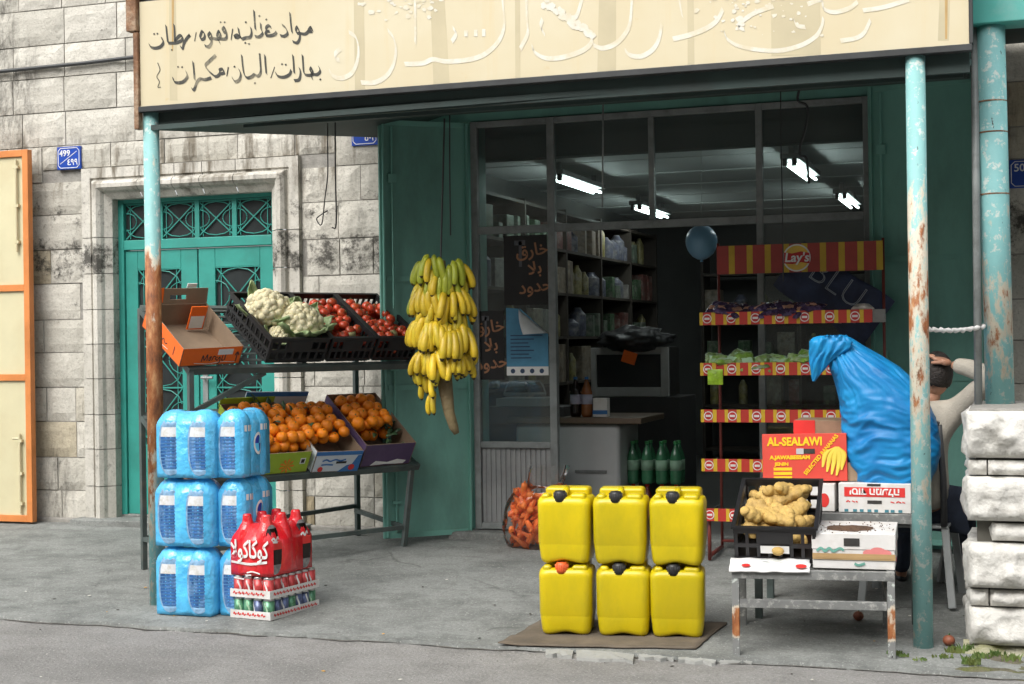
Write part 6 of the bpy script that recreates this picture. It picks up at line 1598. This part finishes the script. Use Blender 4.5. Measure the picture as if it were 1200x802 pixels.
chair('pale plastic chair with a dark back, under the seated man', -.575, 8.58, radians(-4), CHW, CHD)
chair('pale plastic chair half hidden behind the white stone pillar', -.1, 9.0, radians(35), CHW, CHD)
def skin_mesh(name, verts, edges, rad, mt, parent, sub=2):
    me = bpy.data.meshes.new(name); me.from_pydata([tuple(v) for v in verts], edges, []); me.materials.append(mt)
    o = bpy.data.objects.new(name, me); COL.objects.link(o); o.parent = parent
    sk = o.modifiers.new('skin', 'SKIN'); sk.use_smooth_shade = True
    for i, r in enumerate(rad):
        d = me.skin_vertices[0].data[i]; d.radius = (r, r) if not isinstance(r, tuple) else r; d.use_root = (i == 0)
    sb = o.modifiers.new('sub', 'SUBSURF'); sb.levels = sub; sb.render_levels = sub
    return o
SKIN = mat('skin', (.42, .22, .14), .5, .08, 12, sss=.1); HAIR = mat('short_dark_hair', (.02, .015, .012), .65, .4, 30, .5, 90)
SWE = mat('beige_sweater', (.47, .43, .36), .85, .08, 20, .3, 120); JEA = mat('dark_jeans', (.03, .04, .065), .8, .25, 14, .2, 90)
mx, my = -.45, 8.55
pn = thing('person', 'seated person in a beige sweater seen from behind, right hand resting on the head', 'person', (mx, my, .53))
R_ = lambda x, y, z: Vector((x-mx, y-my, z-.53))
sh_r, sh_l = R_(-.335, 8.50, 1.14), R_(-.68, 8.56, 1.14); el = R_(-.135, 8.36, 1.345); wr = R_(-.345, 8.43, 1.415)
pv, ch_, nk, hd_ = R_(-.47, 8.52, .60), R_(-.49, 8.50, .98), R_(-.475, 8.52, 1.19), R_(-.435, 8.55, 1.32)
kn_r, kn_l = R_(-.30, 8.98, .60), R_(-.66, 9.0, .60); ft_r, ft_l = R_(-.29, 9.02, .15), R_(-.67, 9.04, .15); to_r, to_l = R_(-.28, 9.19, .125), R_(-.68, 9.21, .125)
el_l = R_(-.80, 8.70, .90); wr_l = R_(-.68, 8.88, .70)
# body: one continuous surface from the feet to the neck and hands
vs_ = [pv, ch_, R_(-.485, 8.51, 1.12), nk, sh_r, el, wr, sh_l, el_l, wr_l, R_(-.39, 8.56, .6), kn_r, ft_r, to_r, R_(-.56, 8.56, .6), kn_l, ft_l, to_l, hd_-Vector((0, 0, .04))]
ed_ = [(0, 1), (1, 2), (2, 3), (2, 4), (4, 5), (5, 6), (2, 7), (7, 8), (8, 9), (0, 10), (10, 11), (11, 12), (12, 13), (0, 14), (14, 15), (15, 16), (16, 17), (3, 18)]
body = skin_mesh('body', vs_, ed_, [.11, .115, .08, .055, .05, .038, .028, .05, .038, .028, .07, .05, .036, .03, .07, .05, .036, .03, .055], SKIN, pn)
vs_ = [R_(-.47, 8.52, .58), R_(-.475, 8.52, .76), ch_, R_(-.485, 8.51, 1.11), R_(-.478, 8.515, 1.175), sh_r, sh_r.lerp(el, .5)+Vector((0, 0, -.008)), el, el.lerp(wr, .5)+Vector((0, 0, .012)), wr.lerp(el, .06), sh_l, el_l, wr_l.lerp(el_l, .1)]
ed_ = [(0, 1), (1, 2), (2, 3), (3, 4), (3, 5), (5, 6), (6, 7), (7, 8), (8, 9), (3, 10), (10, 11), (11, 12)]
skin_mesh('sweater', vs_, ed_, [(.15, .12), (.155, .12), (.165, .12), (.11, .09), .066, .078, .066, .062, .054, .043, .078, .06, .045], SWE, pn)
vs_ = [R_(-.47, 8.52, .57), R_(-.39, 8.58, .59), kn_r, ft_r, R_(-.56, 8.58, .59), kn_l, ft_l]
skin_mesh('trousers', vs_, [(0, 1), (1, 2), (2, 3), (0, 4), (4, 5), (5, 6)], [.14, .095, .07, .055, .095, .07, .055], JEA, pn)
for f_, to in ((ft_r, to_r), (ft_l, to_l)):
    m_ = MB(); m_.ico((f_+to)/2+Vector((0, .02, -.01)), .05, 3, sc=(.8, 2.4, .8)); m_.build('shoe', DARKM, pn, smooth=True)
hm = Matrix.Translation(hd_+Vector((0, 0, .03))) @ rotm('Z', radians(12)) @ rotm('Y', radians(10)) @ rotm('X', radians(6))       # face towards +Y
m_ = MB()
def headf(p):
    k = 1.0
    if p.y > .2 and p.z < 0: k *= 1-.10*(-p.z)*(1-p.y*.3)
    k += .14*math.exp(-((p.x/.13)**2+((p.z+.12)/.16)**2))*(p.y > 0)          # nose
    k -= .07*math.exp(-(((abs(p.x)-.33)/.13)**2+((p.z-.06)/.1)**2))*(p.y > 0)  # eye sockets
    k += .035*math.exp(-((p.x/.25)**2+((p.z+.45)/.06)**2))*(p.y > 0)           # lips
    return k
m_.ico((0, 0, 0), .112, 4, headf, M=hm, sc=(.76, .96, 1.12)); 
for sx in (-1, 1): m_.ico((sx*.086, -.005, -.012), .032, 2, sc=(.35, .7, 1.05), M=hm)
m_.build('head', SKIN, pn, smooth=True)
m_ = MB()
for sx in (-1, 1): m_.ico((sx*.033, .088, .01), .012, 2, M=hm)
m_.build('eye', WHITEP, pn, smooth=True)
m_ = MB()
def hairf(p):
    k = 1.05+.02*noise.noise(p*12)
    if p.z < -.45 or (p.y > .35 and p.z < .45): k = .82
    return k
m_.ico((0, -.004, .004), .116, 4, hairf, M=hm, sc=(.78, .97, 1.10)); m_.build('hair', HAIR, pn, smooth=True)
# right hand lying on the crown, fingers pointing left
hand_d = (hd_+Vector((-.02, -.03, .145)) - wr); hd0 = hand_d.normalized(); up_ = Vector((0, 0, 1)); sd_ = hd0.cross(up_).normalized(); nn = sd_.cross(hd0)
palm = wr+hd0*.05
vs_ = [wr, palm, palm+hd0*.035]; ed_ = [(0, 1), (1, 2)]; rad = [(.03, .022), (.04, .018), (.04, .015)]
for i, (o_, L_) in enumerate(((-.032, .075), (-.011, .085), (.011, .08), (.031, .065))):
    b_ = len(vs_); p0 = palm+hd0*.04+sd_*o_
    vs_ += [p0, p0+hd0*L_*.45+nn*.006+sd_*o_*.25, p0+hd0*L_*.8-nn*.008+sd_*o_*.4, p0+hd0*L_-nn*.022+sd_*o_*.45]; ed_ += [(2, b_), (b_, b_+1), (b_+1, b_+2), (b_+2, b_+3)]; rad += [.011, .0095, .0085, .007]
b_ = len(vs_); vs_ += [wr+hd0*.03-sd_*.035, wr+hd0*.055-sd_*.058-nn*.01, wr+hd0*.08-sd_*.066-nn*.02]; ed_ += [(1, b_), (b_, b_+1), (b_+1, b_+2)]; rad += [.013, .011, .008]
skin_mesh('hand', vs_, ed_, rad, SKIN, pn)
vs_ = [wr_l, wr_l+Vector((.02, .07, -.02))]; ed_ = [(0, 1)]; rad = [(.03, .02), (.04, .02)]
for i in range(4):
    b_ = len(vs_); p0 = vs_[1]+Vector((-.03+.02*i, .03, -.005)); vs_ += [p0, p0+Vector((0, .04, -.005)), p0+Vector((0, .065, -.025))]; ed_ += [(1, b_), (b_, b_+1), (b_+1, b_+2)]; rad += [.011, .0095, .0075]
b_ = len(vs_); vs_ += [wr_l+Vector((.05, .05, -.01)), wr_l+Vector((.065, .085, -.02))]; ed_ += [(0, b_), (b_, b_+1)]; rad += [.013, .009]
skin_mesh('hand', vs_, ed_, rad, SKIN, pn)

# ================================================================== SMALL THINGS
# number plates
def plate(lb, x0, z0, W, H, txts, y=WY-.012):
    t = thing('number_plate', lb, 'house sign', (x0, y, z0)); BLU = mat('blue_enamel', (.012, .06, .36), .3, .08, 6)
    m_ = MB(); m_.box(0, W, -.004, .02, 0, H); m_.build('plate', BLU, t, bev=.002)
    m_ = MB(); c = .022; o = .012; poly = [(o+c, o), (W-o-c, o), (W-o, o+c), (W-o, H-o-c), (W-o-c, H-o), (o+c, H-o), (o, H-o-c), (o, o+c), (o+c, o)]
    strokes_pts = [Vector((a, -.0055, b)) for a, b in poly]
    for p, q in zip(strokes_pts, strokes_pts[1:]): m_.bar(p, q, .005, .0015, up=(0, 1, 0))
    m_.build('white_border', WHITEP, t)
    for s, x, z, sz in txts: text(s, 'white_number', sz, t, trm(x, -.0055, z) @ rotm('X', pi/2), WHITEP, bold=.001)
    return t
t = plate('blue house number plate reading 499 beside the stone doorway', -7.405, 3.03, .225, .185, [('499', .075, .13, .07), ('٤٩٩', .15, .055, .07)])
m_ = MB(); m_.bar((.03, -.0055, .045), (.19, -.0055, .145), .004, .0015, up=(0, 1, 0)); m_.build('white_line', WHITEP, t)
plate('blue house number plate half hidden by the canopy next to the open shutter', -4.755, 3.075, .215, .185, [('501', .075, .13, .07), ('٥٠١', .145, .055, .07)])
plate('dark blue house number plate on the wall at the right edge', -.03, 2.53, .23, .185, [('503', .08, .13, .07), ('٥٠٣', .15, .055, .07)])
# hanging wires
def wire(lb, pts, Y, r=.005, nm='hanging_wire', mt=None):
    m_ = MB(); m_.tube(crom([at(x, y, Y=Y) for x, y in pts], 4) if len(pts) > 2 else [at(x, y, Y=Y) for x, y in pts], r, 6); o = m_.build(nm, mt or DARKM, smooth=True); tag(o, lb, 'wire')
wire('thin black wire with a bent hook end hanging before the stone wall', [(384, 128), (384, 170), (384, 205), (381, 230), (377, 263), (371, 257), (376, 252), (384, 247)], 8.9, .004)
wire('straight dark wire hanging close to the hooked one', [(393, 120), (393, 200), (394, 262), (389, 267)], 8.9, .005)
wire('grey rod hanging under the canopy above the doorway', [(707, 100), (706, 243)], 9.3, .006, mt=ALU)
wire('thin black cable hanging in front of the upper right window', [(915, 70), (915, 150), (917, 250), (918, 330)], 9.3, .004)
wire('thick twisted dark cable hanging beside the upper right lamp', [(946, 66), (938, 100), (935, 118), (946, 125), (944, 150), (938, 170), (938, 183), (945, 186), (948, 215)], 9.3, .009)
wire('dark cable running down the open green shutter', [(527, 122), (527, 200), (528, 276)], 9.55, .005)
m_ = MB(); a, b_ = at(1085, 386, Y=7.52), at(1153, 383, Y=7.95)
pts = [a.lerp(b_, i/24)+Vector((0, 0, -.012*math.sin(pi*i/24)+.004*math.sin(i*2.4))) for i in range(25)]
m_.tube(pts, [.011+.003*math.sin(i*2.2) for i in range(25)], 8); o = m_.build('white_rope', WHITEC, smooth=True); tag(o, 'twisted white rope tied between the right post and the turquoise column', 'rope')
# broken kerb pieces along the road edge
KB = mat('pale_broken_concrete', (.33, .335, .315), .9, .15, 6, .5, 30, dirt=(.2, .2, .18), dirt_amt=.5)
for i, (xa, xb, ya, yb) in enumerate(((640, 673, 757, 767), (675, 745, 758, 772), (747, 792, 759, 771), (794, 842, 762, 775), (844, 905, 765, 774))):
    rg = random.Random(i+60); lo_ = []; hi_ = []
    for k in range(6):
        f_ = k/5; x = xa+(xb-xa)*f_; hi_.append(at(x+rg.uniform(-1, 1), ya+2*f_+rg.uniform(-.8, .8), Z=.014)); lo_.append(at(x+rg.uniform(-1.5, 1.5)-(3 if k == 5 else 0), yb+2*f_+rg.uniform(-2.5, 1.5), Z=.014))
    p = hi_+lo_[::-1]; c_ = sum(p, Vector())/12; m_ = MB(); q = [(v_-c_) for v_ in p]; k = 12
    m_.add([(v_.x, v_.y, .013+.008*rg.random()) for v_ in q]+[(v_.x*1.02, v_.y*1.05, -.02) for v_ in q]+[(0, 0, .02)], [(j_, (j_+1) % k, 2*k) for j_ in range(k)]+[(j_, (j_+1) % k, k+(j_+1) % k, k+j_) for j_ in range(k)])
    o = m_.build('kerb_fragment', KB); o.location = (c_.x, c_.y, 0); tag(o, f'broken pale kerb piece at the road edge, {("first", "second", "third", "fourth", "fifth")[i]} from the left', 'kerb stone', 'broken kerb pieces')
# litter
rng = random.Random(77); LIT = [mat('pale_litter', (.6, .58, .52), .8), mat('dark_litter', (.06, .055, .045), .9), mat('orange_litter', (.5, .28, .06), .8)]
lp_ = []
for k in range(3):
    m_ = MB(); m_.ico((0, 0, .002), .011, 1, lambda p: 1+.5*noise.noise(p*2+Vector((k*5, 0, 0))), sc=(1, .7, .25)); o = m_.build('ground_scrap', LIT[k]); lp_.append(o)
    tag(o, ('pale scrap', 'dark scrap', 'orange scrap')[k]+' lying on the ground before the shop', 'litter', ('pale scraps', 'dark scraps', 'orange scraps')[k]+' on the ground')
ff = [1, 1, 1]
for i in range(60):
    k = rng.choices((0, 1, 2), (5, 5, 2))[0]; x = rng.uniform(20, 1130); y = rng.uniform(650, 800)
    p = at(x, y, Z=.05)
    if p.y > 7.12: p = at(x, y, Z=gz(p.y)); 
    else: p = at(x, y, Z=.0)
    if p.y > 9.9: continue
    z = (gz(p.y)+.004) if p.y > 7.12 else .001
    s = rng.uniform(.5, 1.25); M = trm(p.x, p.y, z) @ rotm('Z', rng.uniform(0, 6)) @ Matrix.Diagonal((s, s, s, 1))
    if ff[k]: lp_[k].matrix_world = M; ff[k] = 0
    else: copy_tree(lp_[k], M)
# fallen fruit by the bench and the pillar
for (x, y, lb, r) in ((1112, 752, 'withered reddish fruit lying at the foot of the pillar', .03), (1006, 727, 'reddish fruit lying in the shade under the low bench', .028)):
    p = at(x, y, Z=.06); t = thing('fallen_fruit', lb, 'fruit', (p.x, p.y, gz(p.y)+r*.9)); m_ = MB(); m_.ico((0, 0, 0), r, 3, lambda q: 1+.06*noise.noise(q*3), sc=(1, 1, .9)); m_.build('flesh', mat('withered_fruit', (.22, .07, .035), .5, .4, 10), t, smooth=True)
    m_ = MB(); m_.tube([(0, 0, r*.85), (.004, 0, r*1.15)], .004, 6); m_.build('stem', CALYX, t)
# weeds at the pillar foot and the bench leg
WEED = mat('weed_leaf', (.07, .13, .025), .6, .4, 20, dirt=(.22, .2, .06), dirt_amt=.6, dscale=8)
m_ = MB(); rng = random.Random(8)
def zbase(x, y):
    if x < -.62: return 0
    return .03
def tuft(x, y, z, n, h):
    for i in range(n):
        a = rng.uniform(0, 6.28); d = rng.uniform(0, .05); hh = .62*h*rng.uniform(.4, 1.1); w_ = rng.uniform(.002, .006); bx, by = x+d*cos(a), y+d*sin(a)*.6; lx, ly = rng.uniform(-.5, .5)*hh, rng.uniform(-.5, .3)*hh
        z = zbase(bx, by)
        m_.add([(bx-w_, by, z), (bx+w_, by, z), (bx+w_*1.2+lx*.4, by+ly*.4, z+hh*.6), (bx+lx, by+ly, z+hh), (bx-w_*1.2+lx*.4, by+ly*.4, z+hh*.6)], [(0, 1, 2, 3, 4)])
for (x, y, n, h) in ((1046, 772, 40, .04), (1055, 774, 25, .03), (1120, 770, 60, .06), (1135, 770, 50, .08), (1150, 776, 40, .05), (1140, 784, 50, .07), (1166, 775, 40, .06), (1105, 776, 30, .035), (1185, 780, 50, .06), (1080, 779, 20, .025), (1195, 770, 40, .06)):
    p = at(x, y, Z=.01); tuft(p.x, p.y, .0, n, h)
struct(m_.build('weeds', WEED, recalc=False), 'stuff')
